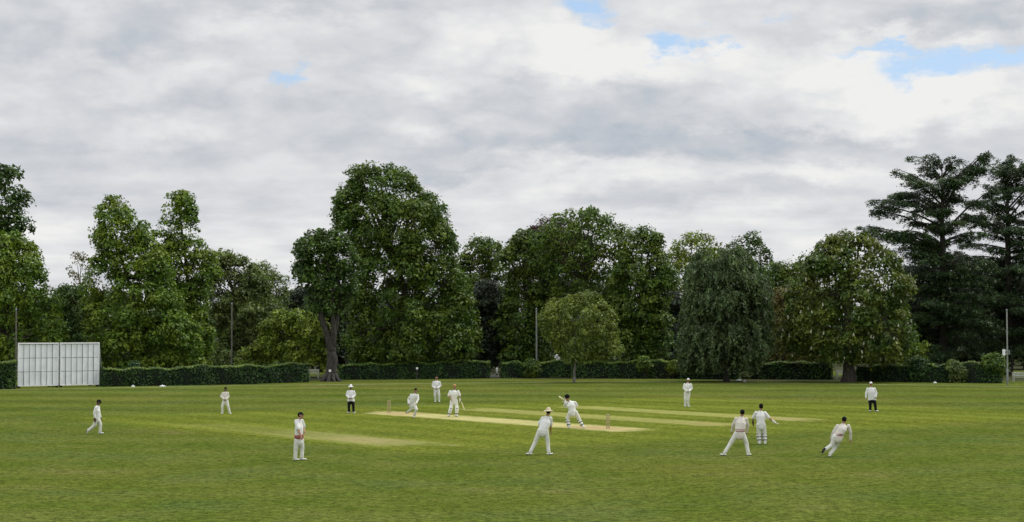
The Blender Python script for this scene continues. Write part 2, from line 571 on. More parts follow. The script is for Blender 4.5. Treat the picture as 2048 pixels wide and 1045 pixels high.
# ------------------------------------------------------------------ leaves
def leaf_object(name, P, Nn, S, aspect, mat, parent=None, T=None, fold=.18):
    """many small pointed leaf sprays as one mesh. P points, Nn facing, S length, T growing direction"""
    n = len(P)
    P = np.asarray(P, float); Nn = np.asarray(Nn, float)
    Nn = Nn / (np.linalg.norm(Nn, axis=1, keepdims=True) + 1e-9)
    if T is None: T = RNG.normal(size=(n, 3))
    T = T - Nn * np.sum(T * Nn, 1, keepdims=True)
    T = T / (np.linalg.norm(T, axis=1, keepdims=True) + 1e-9)
    B = np.cross(Nn, T)
    S = np.asarray(S)[:, None]
    wv = S * aspect * .5
    v = np.empty((n, 4, 3))
    v[:, 0] = P - T * S * .5
    v[:, 1] = P + B * wv - Nn * S * fold + T * S * .08
    v[:, 2] = P + T * S * .5 - Nn * S * fold * .5
    v[:, 3] = P - B * wv - Nn * S * fold * .4 + T * S * .08
    me = bpy.data.meshes.new(name)
    me.vertices.add(n * 4); me.loops.add(n * 4); me.polygons.add(n)
    me.vertices.foreach_set('co', v.reshape(-1))
    me.loops.foreach_set('vertex_index', np.arange(n * 4, dtype=np.int32))
    me.polygons.foreach_set('loop_start', np.arange(0, n * 4, 4, dtype=np.int32))
    me.polygons.foreach_set('loop_total', np.full(n, 4, dtype=np.int32))
    me.update(calc_edges=True)
    return link(name, me, mat, parent)


def sphere_dirs(n):
    d = RNG.normal(size=(n, 3))
    return d / np.linalg.norm(d, axis=1, keepdims=True)


def lobe_leaves(c, r, n, size, up=.45, core=.25, under=.35):
    """leaves on and just inside the skin of one foliage clump: fewer below"""
    m = int(n * 1.5)
    d = sphere_dirs(m)
    keep = (d[:, 2] > -.25) | (RNG.random(m) < under)
    d = d[keep][:n]
    k = len(d)
    rr = 1.0 - core * RNG.random(k) ** 1.5 + RNG.normal(size=k) * .06
    # ragged: clusters push some parts of the skin out
    wob = .16 * np.sin(d[:, 0] * 5 + c[0]) * np.sin(d[:, 1] * 5 + c[1] * 3) + .14 * np.sin(d[:, 2] * 7 + c[2])
    p = c + d * (rr + wob)[:, None] * r
    nn = d * .85 + RNG.normal(size=(k, 3)) * .45 + np.array([0, 0, up])
    t = d * .5 + RNG.normal(size=(k, 3)) * .6 + np.array([0, 0, -.5])
    s = size * (.65 + .7 * RNG.random(k))
    return p, nn, s, t


M = {}
M['green'] = leaf_mat('leaf green', (.036, .075, .014))
M['bright'] = leaf_mat('leaf bright green', (.052, .105, .016))
M['deep'] = leaf_mat('leaf deep green', (.026, .056, .014), hue=(.034, .066, .012))
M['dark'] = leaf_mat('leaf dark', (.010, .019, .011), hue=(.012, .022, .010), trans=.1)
M['far'] = leaf_mat('leaf grey green', (.052, .085, .028), hue=(.068, .1, .03))
M['olive'] = leaf_mat('leaf olive', (.074, .116, .027), hue=(.092, .128, .028), lo=.7, hi=1.35)
M['weep'] = leaf_mat('leaf weeping', (.038, .065, .033), hue=(.052, .083, .036), lo=.5, hi=1.6)
M['copper'] = leaf_mat('leaf copper', (.022, .012, .014), hue=(.03, .014, .014), trans=.1)
M['chest'] = leaf_mat('leaf chestnut', (.034, .070, .013), hue=(.060, .080, .013))
M['rust'] = leaf_mat('leaf rusty', (.058, .07, .016), hue=(.075, .06, .022))
M['cedar'] = leaf_mat('needle cedar', (.020, .042, .020), hue=(.030, .056, .021), trans=.06, spec=.2)
M['yellow'] = leaf_mat('leaf yellow green', (.075, .125, .016), hue=(.1, .14, .02))
M['wisp'] = leaf_mat('leaf wispy', (.09, .095, .06), hue=(.1, .1, .06))
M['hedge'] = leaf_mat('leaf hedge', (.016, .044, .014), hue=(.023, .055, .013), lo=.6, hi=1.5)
M['hedgelit'] = leaf_mat('leaf hedge lit', (.020, .054, .015), hue=(.030, .066, .014), lo=.6, hi=1.5)  # lighter copy of the hedge leaf: brightness of lit hedges put into colour
M['paleleaf'] = leaf_mat('leaf pale green', (.060, .112, .022), hue=(.085, .13, .024), lo=.7, hi=1.4)  # pale leaf colour; on hedge tops it stands in for light from above
M['bark'] = bark_mat('bark brown', (.06, .05, .04))
M['barkgrey'] = bark_mat('bark grey', (.05, .044, .038))
M['barkpale'] = bark_mat('bark pale', (.22, .21, .18))
M['twig'] = plain('hedge twigs', (.008, .014, .007), .95, .3, 6)
M['blossom'] = plain('chestnut blossom', (.52, .49, .40), .8, .2, 5)
M['whiteflower'] = plain('white petals', (.75, .76, .72), .8, .1, 5)


# ------------------------------------------------------------------ trees
def px_rows(rows, d):
    """outline rows (photo y, left x, right x) -> (height z, left, right) in metres at distance d"""
    out = []
    for y, xl, xr in rows:
        a = at(xl, y, d); b = at(xr, y, d)
        out.append((a.z, a.x, b.x))
    return sorted(out)


def tree_root(name, bx, d, label, group=None, cat='tree'):
    p = at(bx, 700, d)
    r = empty(name, (p.x, d, 0))
    return tag(r, label, cat, group)


def make_trunk(root, pts, radii, limbs, mat, rough=.12):
    """trunk and its limbs, one mesh, local coordinates"""
    mb = MB()
    P = []; R = []
    for i in range(len(pts) - 1):
        for k in range(4):
            u = k / 4
            P.append(pts[i].lerp(pts[i + 1], u) + Vector((random.uniform(-1, 1), random.uniform(-1, 1), 0)) * radii[i] * rough)
            R.append((radii[i] + (radii[i + 1] - radii[i]) * u) * random.uniform(.92, 1.1))
    P.append(pts[-1]); R.append(radii[-1])
    R[0] *= 1.25
    mb.tube(P, R, n=10)
    for a, b, r in limbs:
        mid = a.lerp(b, .5) + Vector((random.uniform(-.4, .4), random.uniform(-.4, .4), random.uniform(-.3, .5)))
        q1 = a.lerp(mid, .5) + Vector((0, 0, -.15)); q2 = mid.lerp(b, .5) + Vector((random.uniform(-.3, .3), random.uniform(-.3, .3), .2))
        mb.tube([a, q1, mid, q2, b], [r, r * .85, r * .65, r * .45, r * .2], n=6)
    return mb.build('trunk', mat, root)


def broad_tree(name, bx, d, rows, mat, label, bark='bark', lobes=46, lr=1.25, leaf=.31, dens=1.0, tr=.4, group=None,
               depth=.8, cat='tree', core=.3, trunk_pts=None, limb_n=14, under=.2, up=.5, seedbump=0, fringe=.12, minr=.45):
    root = tree_root(name, bx, d, label, group, cat)
    ox, oy = root.location.x, root.location.y
    R_ = px_rows(rows, d)
    zs = np.array([r[0] for r in R_]); xl = np.array([r[1] for r in R_]); xr = np.array([r[2] for r in R_])
    zmin, zmax = zs[0], zs[-1]
    # uneven outline: bulges and notches of a metre or two
    zf = np.linspace(zmin, zmax, max(6, int((zmax - zmin) / .8)))
    nf_ = len(zf); amp = np.minimum(.75, .16 * (np.interp(zf, zs, xr) - np.interp(zf, zs, xl)))
    xl = np.interp(zf, zs, xl) + RNG.uniform(-.9, 1.1, nf_) * amp
    xr = np.interp(zf, zs, xr) - RNG.uniform(-.9, 1.1, nf_) * amp
    zs = zf
    Ps, Ns, Ss, Ts = [], [], [], []
    cents = []; edges = set()
    wmax = (xr - xl).max() / 2
    tries = 0
    lobes = int(lobes * 1.5)
    while len(cents) < lobes and tries < 5000:
        tries += 1
        edge = RNG.random() < .42
        z = zmin + (zmax - zmin) * RNG.random() ** .85
        if len(cents) < 2: z = zmax - .3; edge = False
        l, r = np.interp(z, zs, xl), np.interp(z, zs, xr)
        hw = (r - l) / 2; cxx = (l + r) / 2
        if RNG.random() > (hw / wmax) ** (.35 if edge else .7) and len(cents) >= 2: continue
        rad = lr * (.5 + .75 * RNG.random())
        rad = min(rad, max(hw * .8, minr))
        zz = min(z, zmax - rad * .7)
        zz = max(zz, zmin + rad * .35)
        th = RNG.random() * 2 * PI
        rho = math.sqrt(RNG.random()) if RNG.random() < .3 else .8 + .2 * RNG.random()
        if edge:
            th = (0 if RNG.random() < .5 else PI) + RNG.normal() * .35; rho = 1.0
            rad *= RNG.uniform(.55, .95); edges.add(len(cents))
        x = cxx + max(hw - rad * .62, 0) * rho * math.cos(th)
        y = max(hw * depth - rad * .7, 0) * rho * math.sin(th)
        c = np.array([x - ox, y, zz])
        # keep clumps spread out
        if any(np.linalg.norm(c - q[0]) < .36 * (rad + q[1]) for q in cents) and tries < 4200:
            edges.discard(len(cents)); continue
        cents.append((c, rad))
    nmain = len(cents)
    if dens > .55:
        st = lr * .75
        for gz in np.arange(zmin + st * .4, zmax - st * .6, st):
            l, r = np.interp(gz, zs, xl), np.interp(gz, zs, xr)
            hw = (r - l) / 2
            for gx in np.arange(l + st * .5 + hw * .12, r - st * .4 - hw * .12, st):
                if any(abs(q[0][0] + ox - gx) < q[1] * .7 and abs(q[0][2] - gz) < q[1] * .7 for q in cents): continue
                dy = max(0.0, hw * depth * math.sqrt(max(0, 1 - ((gx - (l + r) / 2) / hw) ** 2)) - lr * .6)
                for sg in (-1, 1):
                    cents.append((np.array([gx - ox + RNG.normal() * .15, sg * dy * RNG.uniform(.2, .7), gz + RNG.normal() * .15]), lr * RNG.uniform(.65, 1.0)))
    for ci, (c, rad) in enumerate(cents):
        main = ci < nmain
        n = int(dens * 4 * PI * rad * rad / (leaf * leaf * .5) * ((RNG.uniform(.4, 1.0) if ci in edges else RNG.uniform(.65, 1.3)) if main else (1.0 if dens > .9 else .75)))
        p, nn, s, t = lobe_leaves(c, rad, n, leaf * RNG.uniform(.68, 1.25), core=core, under=under, up=up)
        # broken skin: leave some bites out of each clump
        q = sphere_dirs(1)[0]; dd = (p - c) / rad
        keep = (dd @ q) < RNG.uniform(.55, 1.1)
        Ps.append(p[keep]); Ns.append(nn[keep]); Ss.append(s[keep]); Ts.append(t[keep])
        if not main: continue
        # little sprays standing out of the clump
        for q in sphere_dirs(int(4 + rad * 5)):
            if q[2] < -.5: continue
            L_ = rad * RNG.uniform(1.0, 1.42)
            m_ = int(RNG.integers(7, 16))
            v = RNG.random(m_)
            p = c + q * (rad * .8 + (L_ - rad * .8) * v[:, None]) + RNG.normal(size=(m_, 3)) * (.13 + .16 * (1 - v[:, None])) * min(rad, 1.2)
            p[:, 2] -= .12 * v
            Ps.append(p); Ns.append(np.array([0, 0, .7]) + q * .4 + RNG.normal(size=(m_, 3)) * .5)
            Ss.append(leaf * (.6 + .45 * RNG.random(m_))); Ts.append(q + RNG.normal(size=(m_, 3)) * .5 + np.array([0, 0, -.4]))
    P = np.concatenate(Ps); ok = P[:, 2] > .3
    leaf_object('crown', P[ok], np.concatenate(Ns)[ok], np.concatenate(Ss)[ok], .62, M[mat], root, np.concatenate(Ts)[ok])
    # trunk
    top = Vector((float(np.interp(zmax, zs, (xl + xr) / 2)) - ox, 0, zmin + (zmax - zmin) * .82))
    if trunk_pts is None:
        midz = zmin + (zmax - zmin) * .4
        mid = Vector((float(np.interp(midz, zs, (xl + xr) / 2)) - ox, 0, midz))
        trunk_pts = [Vector((0, 0, -.1)), Vector((mid.x * .3, 0, midz * .45)), mid, top]
    limbs = []
    for c, rad in random.sample(cents, min(limb_n, len(cents))):
        cv = Vector(c)
        base = min(trunk_pts, key=lambda q: abs(q.z - (cv.z * .6)))
        i = trunk_pts.index(base)
        nx = trunk_pts[min(i + 1, len(trunk_pts) - 1)]
        a = base.lerp(nx, .3) if nx != base else base
        if a.z < .8: a = trunk_pts[0].lerp(trunk_pts[1], .8)
        limbs.append((a, cv, tr * .35))
    n = len(trunk_pts)
    make_trunk(root, trunk_pts, [tr * (1 - .8 * i / (n - 1)) for i in range(n)], limbs, M[bark])
    return root, cents


G_BACK = 'broadleaf trees beyond the hedge'
broad_tree('tall_tree', -10, 192, [(335, -45, 28), (360, -80, 48), (400, -95, 60), (440, -90, 58), (480, -80, 40), (560, -95, 30), (700, -95, 20)],
           'deep', 'tall dark tree cut by the left edge, its loose top above a rounder green tree', lobes=46, lr=.95, dens=.72, tr=.45, group=G_BACK, leaf=.42)
broad_tree('green_tree', 10, 170, [(470, -15, 35), (510, -60, 70), (560, -85, 96), (610, -95, 114), (670, -95, 124), (728, -95, 118)],
           'bright', 'broad bright green tree behind the left half of the white sight screen', lobes=60, lr=1.2, tr=.4, group=G_BACK)
broad_tree('wispy_tree', 160, 190, [(505, 142, 168), (540, 132, 186), (590, 128, 192), (650, 135, 200)],
           'wisp', 'thin grey wispy tree with sparse twigs left of the twin peaked green trees', lobes=14, lr=.7, dens=.28, tr=.12, group=G_BACK, leaf=.22, limb_n=14)
broad_tree('low_tree', 150, 186, [(575, 120, 160), (610, 100, 200), (680, 95, 215), (730, 95, 215)],
           'deep', 'low dark tree directly behind the right half of the white sight screen', lobes=30, lr=1.0, tr=.2, group=G_BACK)
broad_tree('leafy_tree', 270, 172, [(393, 212, 238), (420, 196, 258), (450, 182, 285), (490, 176, 318), (540, 170, 338), (600, 164, 362), (660, 162, 396), (705, 165, 402), (738, 178, 392)],
           'bright', 'leafy green tree right of the sight screen, wide at the foot with one blunt top', lobes=110, lr=1.05, tr=.45, group=G_BACK)
broad_tree('peaked_tree', 375, 178, [(381, 352, 370), (405, 336, 388), (440, 322, 396), (475, 314, 404), (510, 322, 428), (560, 330, 434), (620, 330, 428), (690, 345, 432), (735, 350, 424)],
           'bright', 'tall green tree with a narrow peaked top right of the wide footed leafy tree', lobes=70, lr=.85, tr=.4, group=G_BACK)
broad_tree('round_tree', 480, 192, [(505, 432, 472), (525, 412, 515), (570, 408, 540), (640, 418, 560), (700, 425, 560), (735, 430, 560)],
           'far', 'round topped grey green tree standing behind the tall thin pole on the left', lobes=56, lr=1.1, tr=.4, group=G_BACK)
broad_tree('distant_tree', 540, 222, [(528, 502, 545), (555, 488, 566), (620, 478, 592), (735, 478, 600)],
           'far', 'pale distant tree in the low dip of the treeline left of the forked trunk', lobes=44, lr=1.2, tr=.35, group=G_BACK, dens=.8)
broad_tree('small_tree', 590, 176, [(622, 548, 612), (640, 528, 640), (670, 518, 652), (705, 512, 658), (735, 515, 655)],
           'yellow', 'small yellow green rounded tree left of the gnarled forked trunk', lobes=46, lr=.75, tr=.2, group=G_BACK, leaf=.3)
# gnarled pollard with forked trunk
dg = 163
b0 = at(662, 700, dg)


def lp(px, py, dd, d=dg, o=None):
    p = at(px, py, d); o = o or b0
    return Vector((p.x - o.x, dd, p.z))


gn_root, gc = broad_tree('gnarled_tree', 662, dg, [(462, 640, 690), (480, 600, 705), (510, 592, 712), (550, 586, 718), (590, 606, 716), (625, 620, 705)],
           'deep', 'gnarled old tree with a thick forked grey trunk standing in the hedge gap', bark='barkgrey', lobes=46, lr=.85, tr=.52, group=G_BACK,
           trunk_pts=[Vector((0, 0, -.1)), lp(664, 715, 0), lp(663, 690, .1), lp(672, 640, .1), lp(680, 590, .2), lp(672, 520, .1)], limb_n=8)
mb = MB()
mb.tube([lp(663, 700, 0), lp(655, 670, -.1), lp(643, 635, -.2), lp(638, 600, -.2), lp(615, 540, -.1), lp(606, 500, 0)], [.42, .30, .26, .2, .14, .08], n=8)
mb.tube([lp(665, 690, 0), lp(668, 655, -.3), lp(664, 610, -.4), lp(668, 560, -.3)], [.36, .22, .17, .1], n=8)
mb.build('limb', M['barkgrey'], gn_root)
mb = MB()
for i in range(9):
    a = i * 2 * PI / 9 + .3
    mb.tube([Vector((math.cos(a) * .45, math.sin(a) * .45, .55)), Vector((math.cos(a) * .75, math.sin(a) * .75, .1)), Vector((math.cos(a) * 1.1, math.sin(a) * 1.1, -.06))], [.2, .14, .07], n=6)
mb.build('root', M['barkgrey'], gn_root)

broad_tree('great_tree', 800, 174, [(331, 728, 764), (345, 696, 815), (370, 684, 850), (410, 678, 882), (450, 678, 902), (490, 690, 914), (540, 698, 926), (600, 692, 942), (650, 690, 958), (705, 696, 960), (738, 715, 945)],
           'green', 'tallest broad tree in the middle, domed top rising far above its neighbours', lobes=190, lr=1.15, tr=.6, group=G_BACK)
broad_tree('slim_tree', 965, 196, [(478, 950, 978), (496, 930, 998), (540, 922, 1008), (600, 930, 1012), (680, 935, 1012), (735, 935, 1012)],
           'green', 'slim dark green tree just right of the tallest domed tree', lobes=40, lr=1.0, tr=.3, group=G_BACK)
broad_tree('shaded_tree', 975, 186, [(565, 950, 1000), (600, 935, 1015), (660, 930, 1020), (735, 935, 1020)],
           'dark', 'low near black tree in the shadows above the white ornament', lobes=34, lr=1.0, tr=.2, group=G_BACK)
broad_tree('rounded_tree', 1050, 184, [(465, 1032, 1068), (485, 1008, 1098), (530, 1000, 1118), (600, 998, 1112), (680, 1002, 1100), (733, 1008, 1100)],
           'green', 'rounded mid green tree left of the domed tree with bare limbs showing', lobes=70, lr=1.05, tr=.4, group=G_BACK)
broad_tree('copper_beech', 1100, 212, [(438, 1078, 1115), (455, 1054, 1160), (490, 1048, 1180), (560, 1050, 1180), (640, 1055, 1180)],
           'copper', 'dark purple copper beech peeping out behind the left shoulder of a domed tree', lobes=44, lr=1.2, tr=.4, group=G_BACK)
broad_tree('domed_tree', 1170, 181, [(416, 1142, 1190), (430, 1108, 1222), (455, 1082, 1245), (490, 1074, 1258), (540, 1090, 1262), (590, 1100, 1255), (650, 1105, 1245), (725, 1115, 1235)],
           'green', 'open domed tree with sky and branches showing through, behind the small olive tree', lobes=84, lr=1.0, dens=.62, tr=.34, group=G_BACK, limb_n=34, bark='barkgrey')
broad_tree('drooping_tree', 1285, 175, [(461, 1265, 1298), (478, 1240, 1326), (520, 1226, 1342), (580, 1220, 1346), (640, 1222, 1344), (690, 1230, 1340), (716, 1245, 1330)],
           'green', 'dense drooping green tree immediately right of the small olive tree', lobes=92, lr=.95, tr=.4, group=G_BACK)
ob = at(1148, 700, 160)
broad_tree('olive_tree', 1148, 160, [(587, 1168, 1192), (593, 1120, 1204), (606, 1098, 1210), (625, 1084, 1220), (660, 1080, 1226), (684, 1086, 1234), (700, 1094, 1242), (712, 1116, 1240), (724, 1128, 1225)],
           'olive', 'small round olive tree with a pale thin trunk standing in front of the hedge', bark='barkpale', lobes=80, lr=.60, leaf=.24, tr=.13, group=G_BACK,
           trunk_pts=[Vector((0, 0, -.1)), lp(1150, 728, 0, 160, ob), lp(1150, 690, 0, 160, ob), lp(1155, 620, 0, 160, ob)], limb_n=10, dens=.9)
broad_tree('airy_tree', 1390, 204, [(468, 1365, 1405), (486, 1346, 1436), (530, 1335, 1450), (600, 1335, 1445), (735, 1335, 1430)],
           'yellow', 'airy light green tree behind the left side of the weeping tree', lobes=52, lr=1.0, dens=.6, tr=.3, group=G_BACK, limb_n=24)
broad_tree('slender_tree', 1500, 208, [(468, 1478, 1518), (490, 1462, 1540), (520, 1470, 1556), (600, 1480, 1570), (735, 1480, 1570)],
           'deep', 'slender loose tree topping the right shoulder of the weeping tree', lobes=44, lr=.9, dens=.62, tr=.3, group=G_BACK, limb_n=20)
broad_tree('low_green_tree', 1590, 202, [(528, 1548, 1590), (545, 1530, 1622), (590, 1520, 1650), (735, 1520, 1650)],
           'green', 'lower green tree in the dip between the weeping tree and the flowering chestnut', lobes=46, lr=1.1, tr=.3, group=G_BACK)
broad_tree('rusty_tree', 1553, 178, [(580, 1548, 1600), (600, 1535, 1630), (650, 1530, 1640), (715, 1535, 1640), (733, 1540, 1640)],
           'rust', 'brownish green young tree with a thin reddish trunk right of the weeping tree', lobes=40, lr=.8, dens=.75, tr=.22, group=G_BACK)
ch, cc = broad_tree('horse_chestnut', 1697, 161, [(468, 1665, 1722), (484, 1632, 1758), (515, 1612, 1788), (560, 1586, 1812), (610, 1572, 1826), (655, 1566, 1830), (695, 1572, 1818), (726, 1600, 1790)],
           'chest', 'broad horse chestnut with pale blossom candles and a short dark trunk', lobes=120, lr=.95, tr=.62, group=G_BACK, dens=.85)
# blossom candles on the outside of the chestnut
mb = MB()
for i in range(190):
    c, r = cc[RNG.integers(len(cc))]
    dv = sphere_dirs(1)[0]; dv[1] = -abs(dv[1]); dv[2] = dv[2] * .8 + .15
    p = Vector(c + dv * r * 1.08)
    h = random.uniform(.14, .26)
    mb.tube([p, p + Vector((random.uniform(-.05, .05), -.04, h))], [.085, .03], n=6)
tag(mb.build('blossom_candles', M['blossom'], ch), kind='stuff')

# understory that closes the view below the crowns
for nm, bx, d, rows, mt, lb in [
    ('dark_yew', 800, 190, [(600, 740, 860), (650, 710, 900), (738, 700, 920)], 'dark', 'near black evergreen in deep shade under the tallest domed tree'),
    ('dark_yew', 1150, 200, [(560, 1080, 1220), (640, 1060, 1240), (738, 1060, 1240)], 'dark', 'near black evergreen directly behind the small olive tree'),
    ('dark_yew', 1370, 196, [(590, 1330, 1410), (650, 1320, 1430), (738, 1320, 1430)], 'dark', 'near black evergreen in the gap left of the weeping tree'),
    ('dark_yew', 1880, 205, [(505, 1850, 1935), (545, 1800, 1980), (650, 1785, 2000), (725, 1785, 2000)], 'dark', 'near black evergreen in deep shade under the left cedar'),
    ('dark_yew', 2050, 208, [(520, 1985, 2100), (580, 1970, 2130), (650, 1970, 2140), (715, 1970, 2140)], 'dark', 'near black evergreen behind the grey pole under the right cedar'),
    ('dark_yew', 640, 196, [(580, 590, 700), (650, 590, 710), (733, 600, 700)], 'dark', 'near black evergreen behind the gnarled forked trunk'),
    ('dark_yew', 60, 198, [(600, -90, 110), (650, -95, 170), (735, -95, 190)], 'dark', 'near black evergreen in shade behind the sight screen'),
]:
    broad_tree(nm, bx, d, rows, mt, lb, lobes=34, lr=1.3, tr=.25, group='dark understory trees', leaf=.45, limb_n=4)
wood_rows = [[(575, -30, 25), (600, -55, 50), (650, -75, 75), (700, -80, 80), (742, -80, 80)],
             [(592, -20, 40), (612, -50, 60), (660, -72, 70), (742, -78, 80)],
             [(585, -40, 15), (606, -62, 44), (655, -75, 75), (742, -80, 74)]]
protos = []
for i, px in enumerate((30, 140, 250)):
    protos.append(broad_tree('wood_tree', px, 226 + 5 * i, [(y, px + a, px + b) for y, a, b in wood_rows[i]], ('deep', 'far', 'deep')[i],
                  'dim green tree deep in the wood behind the front row of trees', lobes=26, lr=1.5, leaf=.55, tr=.25, group='trees deep in the wood', limb_n=4)[0])
for i, px in enumerate(range(360, 2160, 108)):
    src = protos[i % 3]
    d_ = 224 + (i * 7) % 22
    c = src.copy(); col.objects.link(c); q = at(px, 700, d_); c.location = (q.x, d_, 0); c.rotation_euler = (0, 0, i * 1.3)
    for ch in src.children:
        e = ch.copy(); e.parent = c; col.objects.link(e)
broad_tree('sapling', 1815, 172, [(688, 1812, 1850), (700, 1800, 1858), (722, 1798, 1850), (735, 1800, 1850)], 'yellow',
           'light green sapling lit up against the dark under the left cedar', lobes=12, lr=.5, leaf=.26, tr=.06, dens=.6, group='saplings', limb_n=4)
broad_tree('sapling', 505, 176, [(690, 485, 530), (705, 475, 535), (735, 475, 530)], 'yellow',
           'light green sapling behind the hedge right of the tall thin pole', lobes=12, lr=.5, leaf=.26, tr=.06, dens=.6, group='saplings', limb_n=4)


def weeping_tree(bx, d, rows, label):
    root = tree_root('weeping_tree', bx, d, label, G_BACK)
    ox = root.location.x
    R_ = px_rows(rows, d)
    zs = np.array([r[0] for r in R_]); xl = np.array([r[1] for r in R_]); xr = np.array([r[2] for r in R_])
    Ps, Ns, Ss, Ts = [], [], [], []
    limbs = []
    for i in range(185):
        z = zs[0] + 1.0 + (zs[-1] - zs[0] - 1.4) * RNG.random() ** 1.1
        l, r = np.interp(z, zs, xl), np.interp(z, zs, xr)
        hw = (r - l) / 2; c = (l + r) / 2
        th = RNG.random() * 2 * PI
        rho = ((.55 + .45 * math.sqrt(RNG.random())) * .93) if i % 3 else .55 * math.sqrt(RNG.random())
        bx_, by_ = c + hw * rho * math.cos(th) - ox, hw * .8 * rho * math.sin(th)
        od = np.array([math.cos(th), math.sin(th)])
        lit = RNG.uniform(.7, 1.1)
        for q in range(15):
            L = RNG.uniform(.6, 2.3) * lit
            n = int(L / .05)
            u = np.linspace(0, 1, n)
            j = RNG.normal(size=3) * np.array([.5, .5, .22])
            a_ = od * RNG.uniform(.2, 1.0) + RNG.normal(size=2) * .35
            p = np.stack([bx_ + j[0] + a_[0] * (1 - (1 - u) ** 2), by_ + j[1] + a_[1] * (1 - (1 - u) ** 2), z + j[2] + .25 * np.sin(u * 2.2) - L * u ** 1.6], 1)
            p += RNG.normal(size=p.shape) * .09
            zc = np.clip(p[:, 2], zs[0], zs[-1])
            k = (p[:, 2] > max(.25, zs[0] - .3)) & (p[:, 0] > np.interp(zc, zs, xl) - ox - .35) & (p[:, 0] < np.interp(zc, zs, xr) - ox + .35) & (p[:, 2] < zs[-1] + .2)
            p = p[k]
            if len(p) == 0: continue
            nn = RNG.normal(size=p.shape) * .8 + np.array([a_[0], a_[1], .55])
            tt = np.tile([a_[0] * .5, a_[1] * .5, -.8], (len(p), 1)) + RNG.normal(size=p.shape) * .5
            Ps.append(p); Ns.append(nn); Ss.append(.24 + .18 * RNG.random(len(p))); Ts.append(tt)
        if i % 5 == 0: limbs.append((Vector((0, 0, z * .6)), Vector((bx_, by_, z)), .09))
    leaf_object('crown', np.concatenate(Ps), np.concatenate(Ns), np.concatenate(Ss), .38, M['weep'], root, np.concatenate(Ts))
    make_trunk(root, [Vector((0, 0, -.1)), Vector((.1, 0, 2.5)), Vector((-.1, 0, 6)), Vector((0, 0, zs[-1] - 1.2))], [.26, .22, .16, .05], limbs, M['barkgrey'])


weeping_tree(1452, 162, [(492, 1425, 1462), (506, 1398, 1492), (535, 1380, 1518), (580, 1372, 1534), (640, 1366, 1540), (700, 1360, 1536), (742, 1362, 1500)],
             'weeping grey green tree with hanging strands almost down to the grass')


